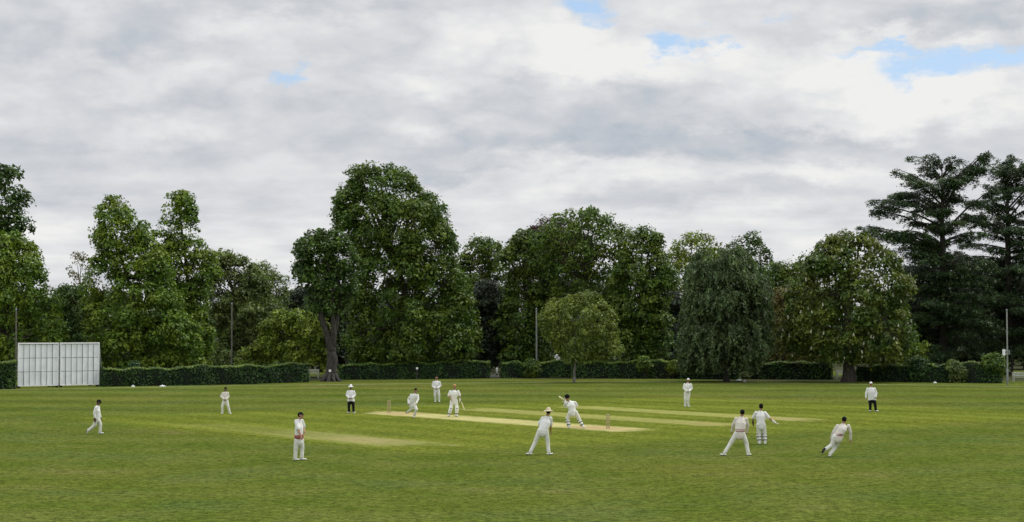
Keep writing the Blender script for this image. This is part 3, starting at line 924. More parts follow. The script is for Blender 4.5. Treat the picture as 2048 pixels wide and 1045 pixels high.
def cedar_tree(bx, d, topy, levels, label, lean=0.0, seed=1, extra=()):
    """levels: (photo y, reach to the left px, reach to the right px); extra: leading boughs (start y, tip x, tip y, depth m, arch)"""
    rs = random.Random(seed)
    root = tree_root('cedar_tree', bx, d, label, 'cedars at the right')
    k = d / F
    zt = at(bx, topy, d).z
    zs, L, R = [], [], []
    for y, l, r in sorted(levels, key=lambda q: -q[0]):
        zs.append(at(bx, y, d).z); L.append(l * k); R.append(r * k)
    mb = MB()
    mb.tube([Vector((0, 0, -.1)), Vector((0, 0, zt * .3)), Vector((lean * .5, 0, zt * .6)), Vector((lean, 0, zt * .8)), Vector((lean, 0, zt - .3))], [.46, .38, .29, .16, .04], n=10)
    Ps, Ns, Ss, Ts = [], [], [], []

    def bough(pts, ln, ca, sa, dens=78, wide=.20):
        rr = .03 + .015 * ln
        mb.tube(pts, [rr * (1 - .85 * i / 7) for i in range(8)], n=5)
        # sub-branches: flat uneven plates of needles with gaps between
        seg = np.array([[p.x, p.y, p.z] for p in pts])
        nsub = max(6, int(ln * 4.2))
        for i in range(nsub):
            u0 = rs.uniform(.03, 1.0) ** .85
            w = (wide * ln * math.sin(min(u0, 1) * PI) ** .7 + .22) * rs.uniform(.4, 1.5)
            sg = rs.choice((-1, 1))
            n = int(dens * .56 * max(w, .3) + 13)
            v = RNG.random(n) ** .8
            b = np.array([np.interp(u0, np.linspace(0, 1, 8), seg[:, j]) for j in range(3)])
            fx, fy = ca * .75 - sa * sg, sa * .75 + ca * sg
            p = b + np.stack([fx * v * w, fy * v * w, -.22 * w * v ** 2 + .05], 1)
            p += RNG.normal(size=(n, 3)) * np.array([.12, .12, .09])
            p[:, 2] -= RNG.random(n) ** 3 * .35
            nn = np.array([0, 0, 1.0]) + RNG.normal(size=(n, 3)) * .45
            tt = np.tile([fx, fy, -.35], (n, 1)) + RNG.normal(size=(n, 3)) * .3
            Ps.append(p); Ns.append(nn); Ss.append(.15 + .16 * RNG.random(n)); Ts.append(tt)

    z = zt - .4; top = 1.0
    while z > zs[0]:
        for q in range(rs.choice((3, 4, 5)) if z > zs[0] + (zt - zs[0]) * .42 else rs.choice((4, 5, 6))):
            az = rs.random() * 2 * PI
            ca, sa = math.cos(az), math.sin(az)
            lim = np.interp(z, zs, L) if ca < 0 else np.interp(z, zs, R)
            dep = (np.interp(z, zs, L) + np.interp(z, zs, R)) / 2
            ln = math.hypot(lim * ca, dep * .9 * sa) * rs.uniform(.4, 1.08)
            if ln < .5: ln = .5
            top = (z - zs[0]) / (zt - zs[0])
            rise = ln * (.75 * top ** 2.2 + .06) * rs.uniform(.5, 1.4)
            droop = ln * rs.uniform(.06, .2) * (1.3 - top)
            z0 = z + rs.uniform(-.35, .35)
            x0 = lean * min(1, z0 / (zt * .8))
            pts = [Vector((x0 + ca * ln * i / 7, sa * ln * i / 7, z0 + rise * math.sin(i / 7 * PI * .62) * 1.05 - droop * (i / 7) ** 3)) for i in range(8)]
            bough(pts, ln, ca, sa, dens=88)
        z -= rs.uniform(.42, .86) if top > .55 else rs.uniform(.32, .62)
    for y0, tx, ty, dy, arch in extra:
        a = at(bx, y0, d); b = at(tx, ty, d)
        A = Vector((lean * min(1, a.z / (zt * .8)), 0, a.z)); B = Vector((b.x - root.location.x, dy, b.z))
        ln = (B - A).length
        h = Vector((B.x - A.x, B.y, 0)); h.normalize()
        pts = [A.lerp(B, i / 7) + Vector((0, 0, arch * math.sin(i / 7 * PI))) for i in range(8)]
        bough(pts, ln, h.x, h.y, dens=95, wide=.17)
    mb.build('trunk', M['bark'], root)
    leaf_object('crown', np.concatenate(Ps), np.concatenate(Ns), np.concatenate(Ss), .42, M['cedar'], root, np.concatenate(Ts))


cedar_tree(1887, 178, 322, [(322, 6, 8), (340, 50, 55), (365, 80, 80), (395, 105, 90), (425, 115, 95), (460, 130, 95), (500, 125, 100), (560, 120, 115), (640, 115, 125), (715, 90, 110)],
           'left of the two dark tiered cedars, its bare trunk showing against the sky', seed=4,
           extra=[(432, 1738, 404, -1.5, .55), (470, 1748, 420, 1.0, .5), (455, 1752, 412, .3, .5), (505, 1716, 456, -1.0, .35), (512, 1722, 466, -2.0, .3), (498, 1740, 452, .6, .3), (412, 1783, 343, -.5, .5), (395, 1800, 338, .8, .4),
                  (425, 1975, 303, -.8, .9), (432, 1962, 310, .2, .9), (405, 1940, 330, .8, .5), (380, 1862, 318, 0, .2), (370, 1905, 312, .3, .2), (470, 1990, 375, -1, .5),
                  (640, 1800, 640, -3.0, .6), (600, 1960, 600, -4, .5), (560, 1790, 560, -2.5, .5)])
cedar_tree(2018, 186, 322, [(322, 6, 8), (345, 45, 50), (390, 70, 90), (440, 90, 110), (500, 110, 125), (580, 125, 135), (650, 130, 140), (705, 110, 130)],
           'right of the two dark tiered cedars, cut by the right edge behind a grey pole', seed=9,
           extra=[(400, 1994, 318, -.5, .3), (405, 2045, 322, .2, .3), (450, 1930, 405, -1.5, .5), (480, 1925, 430, -1.0, .5), (620, 1900, 600, -3.5, .8), (660, 1905, 660, -4.0, .8), (560, 1910, 535, -3.0, .6), (600, 2120, 560, -3, .6)])


# ------------------------------------------------------------------ hedges and shrubs
def hedge(x0, y0, x1, y1, top, label, depth=1.3, lit=True, wild=.15, name='hedge', leaf=.17, dens=1.0):
    """clipped hedge standing on the line between two photo points; top = photo y of its top edge"""
    a, b = ground(x0, y0), ground(x1, y1)
    c = (a + b) / 2
    h = at((x0 + x1) / 2, top, c.y).z
    L = (b - a).length
    rz = math.atan2(b.y - a.y, b.x - a.x)
    root = empty(name, (c.x, c.y, 0), rz)
    tag(root, label, 'hedge', 'clipped hedges along the far boundary')
    mb = MB()
    nx = max(4, int(L / .5))
    prof = [(.10, 0), (.06, h * .5), (.12, h * .86), (.3, h - .14), (depth - .3, h - .14), (depth - .12, h * .86), (depth - .1, 0)]
    vs_ = []; fs = []
    for i in range(nx + 1):
        x = -L / 2 + .08 + (L - .16) * i / nx
        for (yy, zz) in prof: vs_.append((x, yy + .05 * math.sin(i * 1.7 + zz), zz + (.03 * math.sin(i * 2.3) if zz > .5 else 0)))
    m = len(prof)
    for i in range(nx):
        for j in range(m - 1): fs.append((i * m + j, (i + 1) * m + j, (i + 1) * m + j + 1, i * m + j + 1))
    fs.append(tuple(range(m))); fs.append(tuple(reversed(range(nx * m, nx * m + m))))
    mb.add(vs_, fs)
    mb.build('branches', M['twig'], root, smooth=False)

    def wobble(x): return wild * (np.sin(x * 1.3 + x0) * .5 + np.sin(x * 3.1 + y1) * .35 + np.sin(x * .45) * .6)
    Ps, Ns = [], []
    nf = int(L * h * 120 * dens)
    x = RNG.uniform(-L / 2, L / 2, nf); z = RNG.random(nf) ** .9 * h
    y = .06 + RNG.normal(size=nf) * .06 + .14 * np.clip((z / h - .8) / .2, 0, 1) ** 2 + .07 * np.sin(x * 1.9 + z)
    Ps.append(np.stack([x, y, z + wobble(x) * z / h], 1)); Ns.append(np.stack([np.zeros(nf), -np.ones(nf), .3 * np.ones(nf)], 1) + RNG.normal(size=(nf, 3)) * .5)
    nt = int(L * depth * 110 * dens)
    x = RNG.uniform(-L / 2, L / 2, nt); y = RNG.uniform(.05, depth, nt)
    z = h - .05 + RNG.normal(size=nt) * .06 - .12 * np.abs(y / depth * 2 - 1) ** 3
    Ps.append(np.stack([x, y, z + wobble(x)], 1)); Ns.append(np.array([0, -.1, 1.0]) + RNG.normal(size=(nt, 3)) * .5)
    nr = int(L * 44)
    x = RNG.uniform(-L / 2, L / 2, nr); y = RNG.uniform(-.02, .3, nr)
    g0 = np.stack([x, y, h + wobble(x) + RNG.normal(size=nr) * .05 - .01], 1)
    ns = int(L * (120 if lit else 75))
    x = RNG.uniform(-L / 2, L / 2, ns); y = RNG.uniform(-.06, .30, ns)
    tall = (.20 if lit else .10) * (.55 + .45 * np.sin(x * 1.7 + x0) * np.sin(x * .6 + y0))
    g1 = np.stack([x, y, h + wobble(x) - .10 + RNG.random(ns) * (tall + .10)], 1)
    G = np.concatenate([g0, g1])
    leaf_object('lit_top', G, np.array([0, -.45, 1.0]) + RNG.normal(size=(len(G), 3)) * .35, leaf * (.6 + .6 * RNG.random(len(G))), .6, M['paleleaf'], root)  # paler strip paints the light on the hedge top, taller on lit hedges
    nb = int(depth * h * 80 * dens)
    for sgn in (-1, 1):
        y = RNG.uniform(0.05, depth, nb); z = RNG.random(nb) * h
        Ps.append(np.stack([sgn * (L / 2) + RNG.normal(size=nb) * .05, y, z], 1)); Ns.append(np.array([sgn, -.2, .3]) + RNG.normal(size=(nb, 3)) * .5)
    nk = int(L * h * 30)
    x = RNG.uniform(-L / 2, L / 2, nk); z = RNG.random(nk) * h
    Ps.append(np.stack([x, depth + RNG.normal(size=nk) * .05, z], 1)); Ns.append(np.array([0, 1, .3]) + RNG.normal(size=(nk, 3)) * .5)
    P = np.concatenate(Ps); N_ = np.concatenate(Ns)
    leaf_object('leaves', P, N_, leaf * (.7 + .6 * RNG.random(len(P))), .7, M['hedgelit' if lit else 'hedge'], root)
    return root


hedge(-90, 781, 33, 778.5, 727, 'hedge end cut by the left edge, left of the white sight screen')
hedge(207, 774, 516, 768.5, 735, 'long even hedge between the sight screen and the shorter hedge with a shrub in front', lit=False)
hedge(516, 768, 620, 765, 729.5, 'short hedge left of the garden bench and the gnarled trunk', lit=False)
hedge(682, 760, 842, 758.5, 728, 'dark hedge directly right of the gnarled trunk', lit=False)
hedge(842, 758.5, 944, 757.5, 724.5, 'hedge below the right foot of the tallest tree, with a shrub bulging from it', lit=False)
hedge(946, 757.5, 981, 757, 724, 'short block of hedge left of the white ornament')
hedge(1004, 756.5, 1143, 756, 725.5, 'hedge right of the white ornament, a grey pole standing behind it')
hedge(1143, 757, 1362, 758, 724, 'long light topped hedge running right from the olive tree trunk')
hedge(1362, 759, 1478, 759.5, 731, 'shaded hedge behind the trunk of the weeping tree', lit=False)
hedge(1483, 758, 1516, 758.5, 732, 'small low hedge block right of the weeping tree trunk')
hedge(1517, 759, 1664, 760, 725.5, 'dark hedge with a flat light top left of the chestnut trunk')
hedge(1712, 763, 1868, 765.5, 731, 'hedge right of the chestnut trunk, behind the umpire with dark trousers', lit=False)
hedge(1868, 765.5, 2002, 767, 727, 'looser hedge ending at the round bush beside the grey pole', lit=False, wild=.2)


def shrub(px, py, top, w, mat, label, d=None, leaf=.2, flat=.8, name='shrub', dens=1.0, group='shrubs along the hedge'):
    p = ground(px, py)
    if d: p = Vector((at(px, py, d).x, d, 0))
    h = at(px, top, p.y).z
    wm = w * p.y / F / 2
    root = empty(name, p)
    tag(root, label, 'shrub', group)
    Ps, Ns, Ss, Ts = [], [], [], []
    for i in range(9):
        th = RNG.random() * 2 * PI; rho = RNG.random() * .55
        r = wm * RNG.uniform(.42, .62)
        r = min(r, h * .5)
        c = np.array([math.cos(th) * wm * rho, math.sin(th) * wm * rho * .8, max(r * .6, h - r - RNG.random() * h * .5 * (i > 2))])
        n = int(dens * 4 * PI * r * r / (leaf * leaf * .5))
        a, b, s, t = lobe_leaves(c, r, n, leaf)
        k = a[:, 2] > .03
        Ps.append(a[k]); Ns.append(b[k]); Ss.append(s[k]); Ts.append(t[k])
    mb = MB()
    for i in range(5):
        a = i * 2 * PI / 5
        mb.tube([Vector((0, 0, -.03)), Vector((math.cos(a) * wm * .3, math.sin(a) * wm * .3, h * .4)), Vector((math.cos(a) * wm * .6, math.sin(a) * wm * .5, h * .75))], [.04, .03, .012], n=5)
    mb.build('stems', M['bark'], root)
    leaf_object('foliage', np.concatenate(Ps), np.concatenate(Ns), np.concatenate(Ss), .7, M[mat], root, np.concatenate(Ts))
    return root


shrub(270, 771, 722, 34, 'hedge', 'small round shrub poking above the long even hedge near the sight screen')
shrub(560, 766, 726, 50, 'hedge', 'loose shrub growing against the short hedge left of the bench')
shrub(876, 757.5, 720, 54, 'hedge', 'dark loose shrub bulging from the hedge behind the farthest central fielder')
shrub(1065, 757, 719, 44, 'green', 'light topped shrub at the foot of the middle pole', leaf=.18)
shrub(1290, 758, 713, 40, 'paleleaf', 'pale green rounded shrub rising above the long light topped hedge')
shrub(1346, 758, 721, 40, 'yellow', 'yellow green shrub at the right end of the long light topped hedge')
shrub(1496, 758.5, 743, 30, 'far', 'little pale leafed shrub low beside the weeping tree trunk', leaf=.16)
shrub(1836, 764.5, 716, 70, 'hedge', 'wide dark shrub rising over the hedge right of the standing umpire')
shrub(1985, 766.5, 708, 62, 'green', 'big round bush at the right end of the hedge beside the grey pole')
shrub(1915, 766, 722, 50, 'far', 'greyish green shrub on top of the looser hedge left of the big round bush')
shrub(450, 762, 700, 28, 'far', 'grey green bush behind the hedge at the foot of the thin pole', d=170)

# flowering shrub behind the hedge: white heads look over the top
fs_ = shrub(1130, 756, 718, 70, 'deep', 'white flowering shrub looking over the hedge left of the olive tree', d=176.5, name='flowering_shrub')
for (px, py, r) in ((1114, 712, .16), (1116, 719, .22), (1118, 715, .14), (1111, 715, .13), (1134, 723, .13), (1141, 722, .18), (1154, 723, .15)):
    q = at(px, py, 175.2)
    mb = MB()
    for i in range(9):
        dv = Vector(sphere_dirs(1)[0]) * r * .6
        mb.ell(Vector((q.x - fs_.location.x, q.y - fs_.location.y, q.z)) + dv, r * .5, r * .5, r * .42, n=7, m=4)
    mb.build('flower_head', M['whiteflower'], fs_)

# ------------------------------------------------------------------ things at the boundary
M['screenwhite'] = plain('screen white paint', (.80, .83, .86), .6, .07, 1.3)
M['screenedge'] = plain('screen edge paint', (.88, .88, .88), .55, .04, 3)
M['screendark'] = plain('screen backing', (.22, .25, .26), .8, .2, 3)
M['steel'] = plain('galvanised steel', (.24, .27, .27), .5, .15, 4, metal=.3)
M['rubber'] = plain('black rubber', (.02, .02, .02), .8, .2, 5)

sl = ground(35, 777)
ss_rz = math.atan2(TD.y, TD.x)
ss = empty('sight_screen', sl, ss_rz)
tag(ss, 'large white wheeled sight screen of two slatted panels at the far left boundary', 'sight screen')
SW, SH = 7.1, 3.72
gapw = .16
pw = (SW - gapw) / 2
for k in range(2):
    x0 = k * (pw + gapw)
    mb = MB()
    nb = 7; bw = pw / nb
    for r in range(3):
        zb = .22 + r * (SH - .34) / 3
        hh = (SH - .34) / 3 - .035
        for i in range(nb):
            Rm = Matrix.Rotation(math.radians(8 + random.uniform(-2, 2)), 3, 'Z')
            mb.box((x0 + (i + .5) * bw, -.05 + random.uniform(-.008, .008), zb + hh / 2 + random.uniform(-.006, .006)), bw * .965, .022, hh, Rm)
    pn = mb.build('panel', M['screenwhite'], ss, smooth=False)
    mb = MB()
    mb.box((x0 + pw / 2, .05, SH / 2 + .05), pw - .04, .03, SH - .3)
    mb.build('backing', M['screendark'], pn, smooth=False)
    mb = MB()
    mb.box((x0 + pw / 2, -.04, SH - .055), pw, .16, .11)
    mb.box((x0 + .035, -.05, SH / 2 + .02), .07, .13, SH - .28)
    mb.box((x0 + pw - .035, -.05, SH / 2 + .02), .07, .13, SH - .28)
    mb.box((x0 + pw / 2, -.05, .18), pw - .15, .09, .07)
    mb.build('frame', M['screenedge'], pn, smooth=False)
    for sx in (.15, pw - .06):
        mb = MB()
        mb.tube([(x0 + sx, .06, SH - .15), (x0 + sx, 1.75, .1)], [.04, .04], n=8)
        mb.tube([(x0 + sx, .06, .14), (x0 + sx, 1.75, .1)], [.04, .04], n=8)
        mb.build('brace', M['steel'], ss)
        for yy in (.12, 1.7):
            mb = MB()
            mb.tube([(x0 + sx - .04, yy, .12), (x0 + sx + .04, yy, .12)], [.115, .115], n=14)
            mb.build('wheel', M['rubber'], ss)
mb = MB()
mb.tube([(SW + .03, .02, SH - .12), (SW + .22, .05, SH * .5), (SW + .40, .08, .04)], [.035, .035, .035], n=8)
mb.tube([(SW + .02, .02, .12), (SW + .40, .08, .06)], [.03, .03], n=8)
mb.build('stay', M['steel'], ss)
mb = MB()
mb.box((pw + gapw / 2, .0, SH / 2), .1, .08, SH - .2)
mb.build('post', M['screendark'], ss, smooth=False)


def pole(px, base_y, top_y, d, r, mat, label, box=False, arm=False):
    p = at(px, base_y, d)
    zt = at(px, top_y, d).z
    root = empty('pole', (p.x, d, 0))
    tag(root, label, 'pole', 'tall poles along the hedge')
    mb = MB()
    mb.tube([Vector((0, 0, -.1)), Vector((.01, 0, zt * .5)), Vector((0, 0, zt))], [r, r * .92, r * .8], n=12)
    mb.build('shaft', mat, root)
    mb = MB()
    mb.tube([Vector((0, 0, zt - .02)), Vector((0, 0, zt + .09))], [r * 1.1, r * .9], n=12)
    mb.build('cap', M['steel'], root)
    if box:
        mb = MB()
        z = at(px, 705, d).z
        mb.box((-.3, -.03, z), .2, .22, .52)
        mb.tube([(-.22, 0, z + .15), (.05, 0, z + .15)], [.03, .03], n=6)
        mb.tube([(-.22, 0, z - .15), (.05, 0, z - .15)], [.03, .03], n=6)
        mb.build('control_box', M['screenedge'], root, smooth=False)
        mb = MB()
        mb.box((.14, -.02, z), .12, .16, .4)
        mb.build('meter_box', M['steel'], root, smooth=False)
        mb = MB()
        mb.tube([(0, 0, -.05), (0, 0, 1.3)], [r * 1.35, r * 1.3], n=12)
        mb.build('sleeve', M['steel'], root)
    return root


M['polewood'] = plain('weathered pole', (.13, .125, .105), .85, .2, 3, bump=.2)
M['polegrey'] = plain('grey pole paint', (.27, .285, .26), .6, .12, 3)
pole(31, 770, 620, 158, .07, M['polewood'], 'thin pole rising behind the top left of the sight screen')
pole(463, 745, 609, 168, .08, M['polewood'], 'thin weathered pole behind the long hedge among green leaves')
pole(1073, 750, 619, 180, .095, M['polegrey'], 'tall weathered pole behind the hedge left of the olive tree')
pole(2015, 766, 622, 153, .068, M['polegrey'], 'slim grey pole with a white box at the right edge of the field', box=True)

# small white ornament in the hedge gap
p = ground(993.5, 755)
M['stone'] = plain('pale stone', (.36, .36, .33), .8, .2, 4, bump=.2)
M['whitepaint'] = plain('white gloss paint', (.82, .84, .82), .5, .05, 4)
o = empty('garden_ornament', p)
tag(o, 'small white upright ornament on a low stone plinth in the hedge gap', 'ornament')
mb = MB()
mb.tube([(0, 0, .44), (0, 0, .6), (0, 0, .82), (0, 0, .9)], [.055, .085, .11, .07], n=12)
mb.build('urn', M['whitepaint'], o)
mb = MB()
mb.tube([(-.17, 0, .16), (-.1, 0, .34), (0, 0, .45)], [.045, .035, .04], n=8)
mb.tube([(.17, 0, .16), (.1, 0, .34), (0, 0, .45)], [.045, .035, .04], n=8)
mb.build('stand', M['stone'], o)
mb = MB(); mb.box((0, 0, .075), 1.45, .5, .15); mb.box((-.45, -.02, .2), .55, .34, .1)
mb.build('plinth', M['stone'], o, smooth=False, bevel=.015)


def bench(px, py, label, w=1.05, rz=0.0, mat=None):
    o = empty('garden_bench', ground(px, py), rz)
    tag(o, label, 'bench')
    mb = MB()
    for i in range(3): mb.box((0, -.1 + i * .15, .43), w, .12, .035)
    mb.build('seat', mat, o, smooth=False)
    mb = MB()
    for i in range(3): mb.box((0, .27 + i * .02, .56 + i * .13), w, .03, .09)
    mb.build('backrest', mat, o, smooth=False)
    for sx in (-1, 1):
        for yy, hh in ((-.14, .41), (.25, .86)):
            mb = MB(); mb.box((sx * (w / 2 - .07), yy, hh / 2), .06, .06, hh); mb.build('leg', mat, o, smooth=False)
        mb = MB(); mb.box((sx * (w / 2 - .07), .05, .62), .07, .46, .04); mb.build('armrest', mat, o, smooth=False)
    return o


M['benchpale'] = plain('pale weathered wood', (.40, .42, .33), .8, .15, 4)
bench(627, 757, 'pale wooden bench in the gap left of the gnarled trunk', mat=M['benchpale'])
M['benchgrey'] = plain('light grey wood', (.45, .47, .40), .8, .15, 4)
bench(1682, 758.5, 'light bench in the hedge gap left of the chestnut trunk', w=.9, mat=M['benchgrey'])
bench(2040, 764, 'pale bench right of the grey pole at the right edge', w=1.3, mat=M['benchgrey'])

# small flat markers at the boundary
for px, py, lb in ((325, 774, 'small white marker lying on the grass near the long even hedge'),
                   (266, 774.5, 'tiny white marker by the hedge close to the sight screen'),
                   (1478, 762, 'white marker on the grass at the weeping tree trunk'),
                   (1489, 764, 'tiny white marker just right of the one by the weeping tree trunk'),
                   (1870, 767, 'white marker at the hedge foot below the wide dark shrub')):
    o = empty('boundary_marker', ground(px, py))
    tag(o, lb, 'marker', 'white markers along the boundary')
    w = .27 if px in (325, 1478) else .17
    mb = MB(); mb.ell((0, 0, .04), w, w * .7, .08, n=14, m=6); mb.build('disc', M['whitepaint'], o)
    mb = MB(); mb.tube([(0, 0, .1), (0, 0, .17)], [.04, .02], n=8); mb.build('knob', M['whitepaint'], o)
# white notices
for px, py, d, lb, w, h in ((834, 737, None, 'small white notice fixed to the dark hedge', .2, .2), (660, 742, 161.2, 'small pale plaque on the left of the gnarled trunk', .22, .2)):
    if d is None: d = ground(px, 759).y - .12
    q = at(px, py, d)
    o = empty('notice', q); tag(o, lb, 'notice')
    mb = MB(); mb.box((0, 0, 0), w, .03, h); mb.build('plate', M['screenedge'], o, smooth=False, bevel=.006)
    mb = MB(); mb.box((0, .06, -q.z / 2 + .05), .04, .04, q.z); mb.build('stake', M['polewood'], o, smooth=False)

# ------------------------------------------------------------------ wickets
M['stump'] = plain('ash wood', (.42, .35, .21), .5, .15, 6)


def wicket(p, label):
    o = empty('wicket', p, math.atan2(TD.y, TD.x)); tag(o, label, 'wicket', 'wickets')
    for x in (-.093, 0, .093):
        mb = MB(); mb.tube([(x, 0, -.03), (x, 0, .65), (x, 0, .705)], [.022, .022, .019], n=10); mb.build('stump', M['stump'], o)
    for x in (-.048, .048):
        mb = MB(); mb.tube([(x - .055, 0, .722), (x - .02, 0, .724), (x + .02, 0, .724), (x + .055, 0, .722)], [.008, .014, .014, .008], n=8); mb.build('bail', M['stump'], o)


wicket(P1, 'far wicket of three stumps at the left end of the worn pitch')
wicket(P2, 'near wicket of three stumps on worn earth behind the batsman')

# ------------------------------------------------------------------ people
M['skin'] = plain('skin', (.42, .24, .16), .55, .06, 6)
M['skindark'] = plain('skin brown', (.13, .07, .045), .55, .06, 6)
M['skintan'] = plain('skin tan', (.30, .16, .10), .55, .06, 6)
M['eye'] = plain('dark eye', (.02, .015, .012), .3, .1, 5)
M['lip'] = plain('lip', (.25, .08, .07), .5, .1, 5)
M['white'] = cloth('white cotton', (.80, .80, .77))
M['cream'] = cloth('cream cotton', (.76, .76, .70))
M['knit'] = cloth('cream knit', (.72, .67, .60))
M['coat'] = cloth('white coat', (.78, .78, .78))
M['maroon'] = plain('maroon stripe', (.22, .05, .05), .85, .1, 6)
M['pink'] = cloth('faded red', (.36, .13, .11))
M['black'] = cloth('black cloth', (.010, .011, .013))
M['navy'] = cloth('navy cap', (.006, .007, .011))
M['hairdark'] = plain('dark hair', (.007, .006, .0055), .75, .2, 9, spec=.1)
M['hairginger'] = plain('ginger hair', (.40, .22, .07), .6, .2, 9)
M['straw'] = plain('straw hat', (.60, .52, .36), .85, .08, 8)
M['shoe'] = plain('white shoe', (.72, .73, .66), .6, .06, 6)
M['sole'] = plain('dark sole', (.02, .02, .02), .8, .1, 6)
M['padwhite'] = plain('pad white', (.78, .79, .76), .7, .04, 6)
M['blade'] = plain('willow blade', (.66, .60, .34), .5, .1, 5)
M['grip'] = plain('bat grip', (.06, .05, .05), .8, .1, 5)
M['glove'] = plain('glove leather', (.70, .68, .58), .7, .06, 6)
M['glovebrown'] = plain('brown glove', (.12, .06, .04), .7, .1, 6)

FIELDERS = 'cricketers in whites'


def person(label, feet, J, yaw, sc=1.0, top='shirt', topmat='white', sleeve='long', legs='cream', head='cap', skin='skin', group=FIELDERS,
           face_yaw=None, feet_yaw=None, lift=(False, False), pads=None, gloves=None, hem=None, waist=None, bulk=1.0, toes=None, nod=0.0, bend=0.0):
    """J: photo px of joints (x, y, depth m). yaw 0 faces the camera, 90 faces right, 180 faces away"""
    fx, fy = feet
    base = ground(fx, fy)
    k = base.y / F / math.cos(TILT) * 1.0
    def L(q):
        dd = q[2] if len(q) > 2 else 0.0
        return Vector(((q[0] - fx) * k, dd, (fy - q[1]) * k))
    j = {n: L(q) for n, q in J.items()}
    f = Vector((math.sin(math.radians(yaw)), -math.cos(math.radians(yaw)), 0))
    fyaw = yaw if face_yaw is None else face_yaw
    hf = Vector((math.sin(math.radians(fyaw)), -math.cos(math.radians(fyaw)), 0))
    hf = (hf + Vector((0, 0, -nod))).normalized()
    side = Vector((-f.y, f.x, 0))
    # the trunk leans the way the person bends
    for n in ('neck', 'shL', 'shR', 'head', 'elL', 'elR', 'haL', 'haR'):
        w_ = 1.0 if n not in ('head',) else 1.25
        j[n] = j[n] + f * bend * w_
    # feet on the turf
    for i, n in enumerate(('anL', 'anR')):
        if not lift[i]: j[n].z = .085 * sc
    for n in ('shL', 'shR'): j[n].z -= .022 * sc
    hip = (j['hiL'] + j['hiR']) / 2
    for a, kn, b in (('hiL', 'knL', 'anL'), ('hiR', 'knR', 'anR')):
        if len(J[kn]) < 3: j[kn].y = (j[a].y + j[b].y) / 2 + f.y * .06
    HS = Vector((-hf.y, hf.x, 0)).normalized()
    HU = HS.cross(hf).normalized() * -1
    if HU.z < 0: HU = -HU
    HR = Matrix((HS, hf, HU)).transposed()            # columns: side, forward, up
    s = sc
    H = j['head']
    hs = s * 1.1

    def limb(mb, a, b, r0, r1, r2, add=0.0, end=1.0, n=12):
        e = a.lerp(b, end)
        mb.tube([a, a.lerp(e, .35), a.lerp(e, .7), e], [(r0 + add) * s, (r1 + add) * s, ((r1 + r2) / 2 + add) * s, (r2 + add) * s], n=n)

    shw = max((j['shR'] - j['shL']).length / 2, .165 * s)
    hipw = .155 * s * bulk
    shc = (j['shL'] + j['shR']) / 2

    def trunk(mb, add=0.0, low=0.0):
        p0 = hip + Vector((0, 0, -.07 - low)) * s; p1 = hip + (shc - hip) * .3; p2 = hip + (shc - hip) * .68; p3 = shc + (shc - hip) * -.02; p4 = j['neck']
        mb.tube([p0, hip, p1, p2, p3, p3.lerp(p4, .35)], [(hipw * .92 + add) * (1.06 if low else 1), hipw + add, .163 * s * bulk + add, (shw * .62 + .075 * s) * (.5 + .5 * bulk) + add, shw * .80 + add, .085 * s + add],
                n=18, side=side, flat=[.78, .76, .76, .70, .62, .8])

    mb = MB()
    # head: skull, face, jaw, nose, ears
    mb.ell(H + HU * .02 * hs - hf * .008 * hs, .076 * hs, .096 * hs, .098 * hs, HR)
    mb.ell(H - HU * .045 * hs + hf * .022 * hs, .060 * hs, .066 * hs, .075 * hs, HR)
    mb.tube([H + hf * .085 * hs + HU * .012 * hs, H + hf * .106 * hs - HU * .022 * hs], [.012 * hs, .018 * hs], n=8)
    for q in (-1, 1): mb.ell(H + HS * q * .078 * hs - HU * .01 * hs, .014 * hs, .022 * hs, .032 * hs, HR, n=8, m=5)
    mb.tube([H - HU * .05 * s - hf * .02 * s, j['neck'], j['neck'].lerp(shc, .5)], [.056 * s, .06 * s, .075 * s], n=12)
    trunk(mb)
    for q in 'LR':
        limb(mb, j['sh' + q], j['el' + q], .055, .050, .040)
        limb(mb, j['el' + q], j['ha' + q], .041, .040, .027)
        limb(mb, j['hi' + q], j['kn' + q], .088, .080, .055)
        limb(mb, j['kn' + q], j['an' + q], .056, .056, .036)
        d = (j['ha' + q] - j['el' + q]).normalized()
        pal = j['ha' + q] + d * .045 * s
        mb.ell(pal, .026 * s, .042 * s, .05 * s, d.to_track_quat('Z', 'Y').to_matrix(), n=10, m=7)
    me = mb.fused(.014, 3)
    body = bpy.data.objects.new('person', me)
    tag(body, label, 'person', group)
    # fingers, eyes and mouth join the same mesh
    fb = MB()
    for q in 'LR':
        d = (j['ha' + q] - j['el' + q]).normalized()
        up = f if abs(d.dot(f)) < .8 else Vector((0, 0, 1))
        u = (up - d * up.dot(d)).normalized(); v = d.cross(u)
        pal = j['ha' + q] + d * .045 * s
        for i, (o_, ln) in enumerate(((-.028, .068), (-.009, .078), (.010, .073), (.028, .056))):
            a = pal + u * o_ * s + d * .03 * s
            b = a + d * ln * .5 * s + v * .012 * s; c = b + d * ln * .38 * s + v * .03 * s
            fb.tube([a, b, c], [.0095 * s, .0085 * s, .007 * s], n=7)
        a = pal - u * .03 * s - d * .015 * s
        fb.tube([a, a - u * .03 * s + d * .03 * s, a - u * .036 * s + d * .062 * s], [.011 * s, .010 * s, .008 * s], n=7)
    for q in (-1, 1): fb.ell(H + hf * .086 * hs + HS * q * .031 * hs + HU * .012 * hs, .013 * hs, .009 * hs, .009 * hs, HR, n=8, m=5, mi=1)
    fb.tube([H + hf * .088 * hs - HS * .022 * hs - HU * .066 * hs, H + hf * .094 * hs - HU * .067 * hs, H + hf * .088 * hs + HS * .022 * hs - HU * .066 * hs], [.006 * hs, .009 * hs, .006 * hs], n=6, mi=2)
    bm = bmesh.new(); bm.from_mesh(me)
    m2 = fb.mesh(); m2.materials.clear()
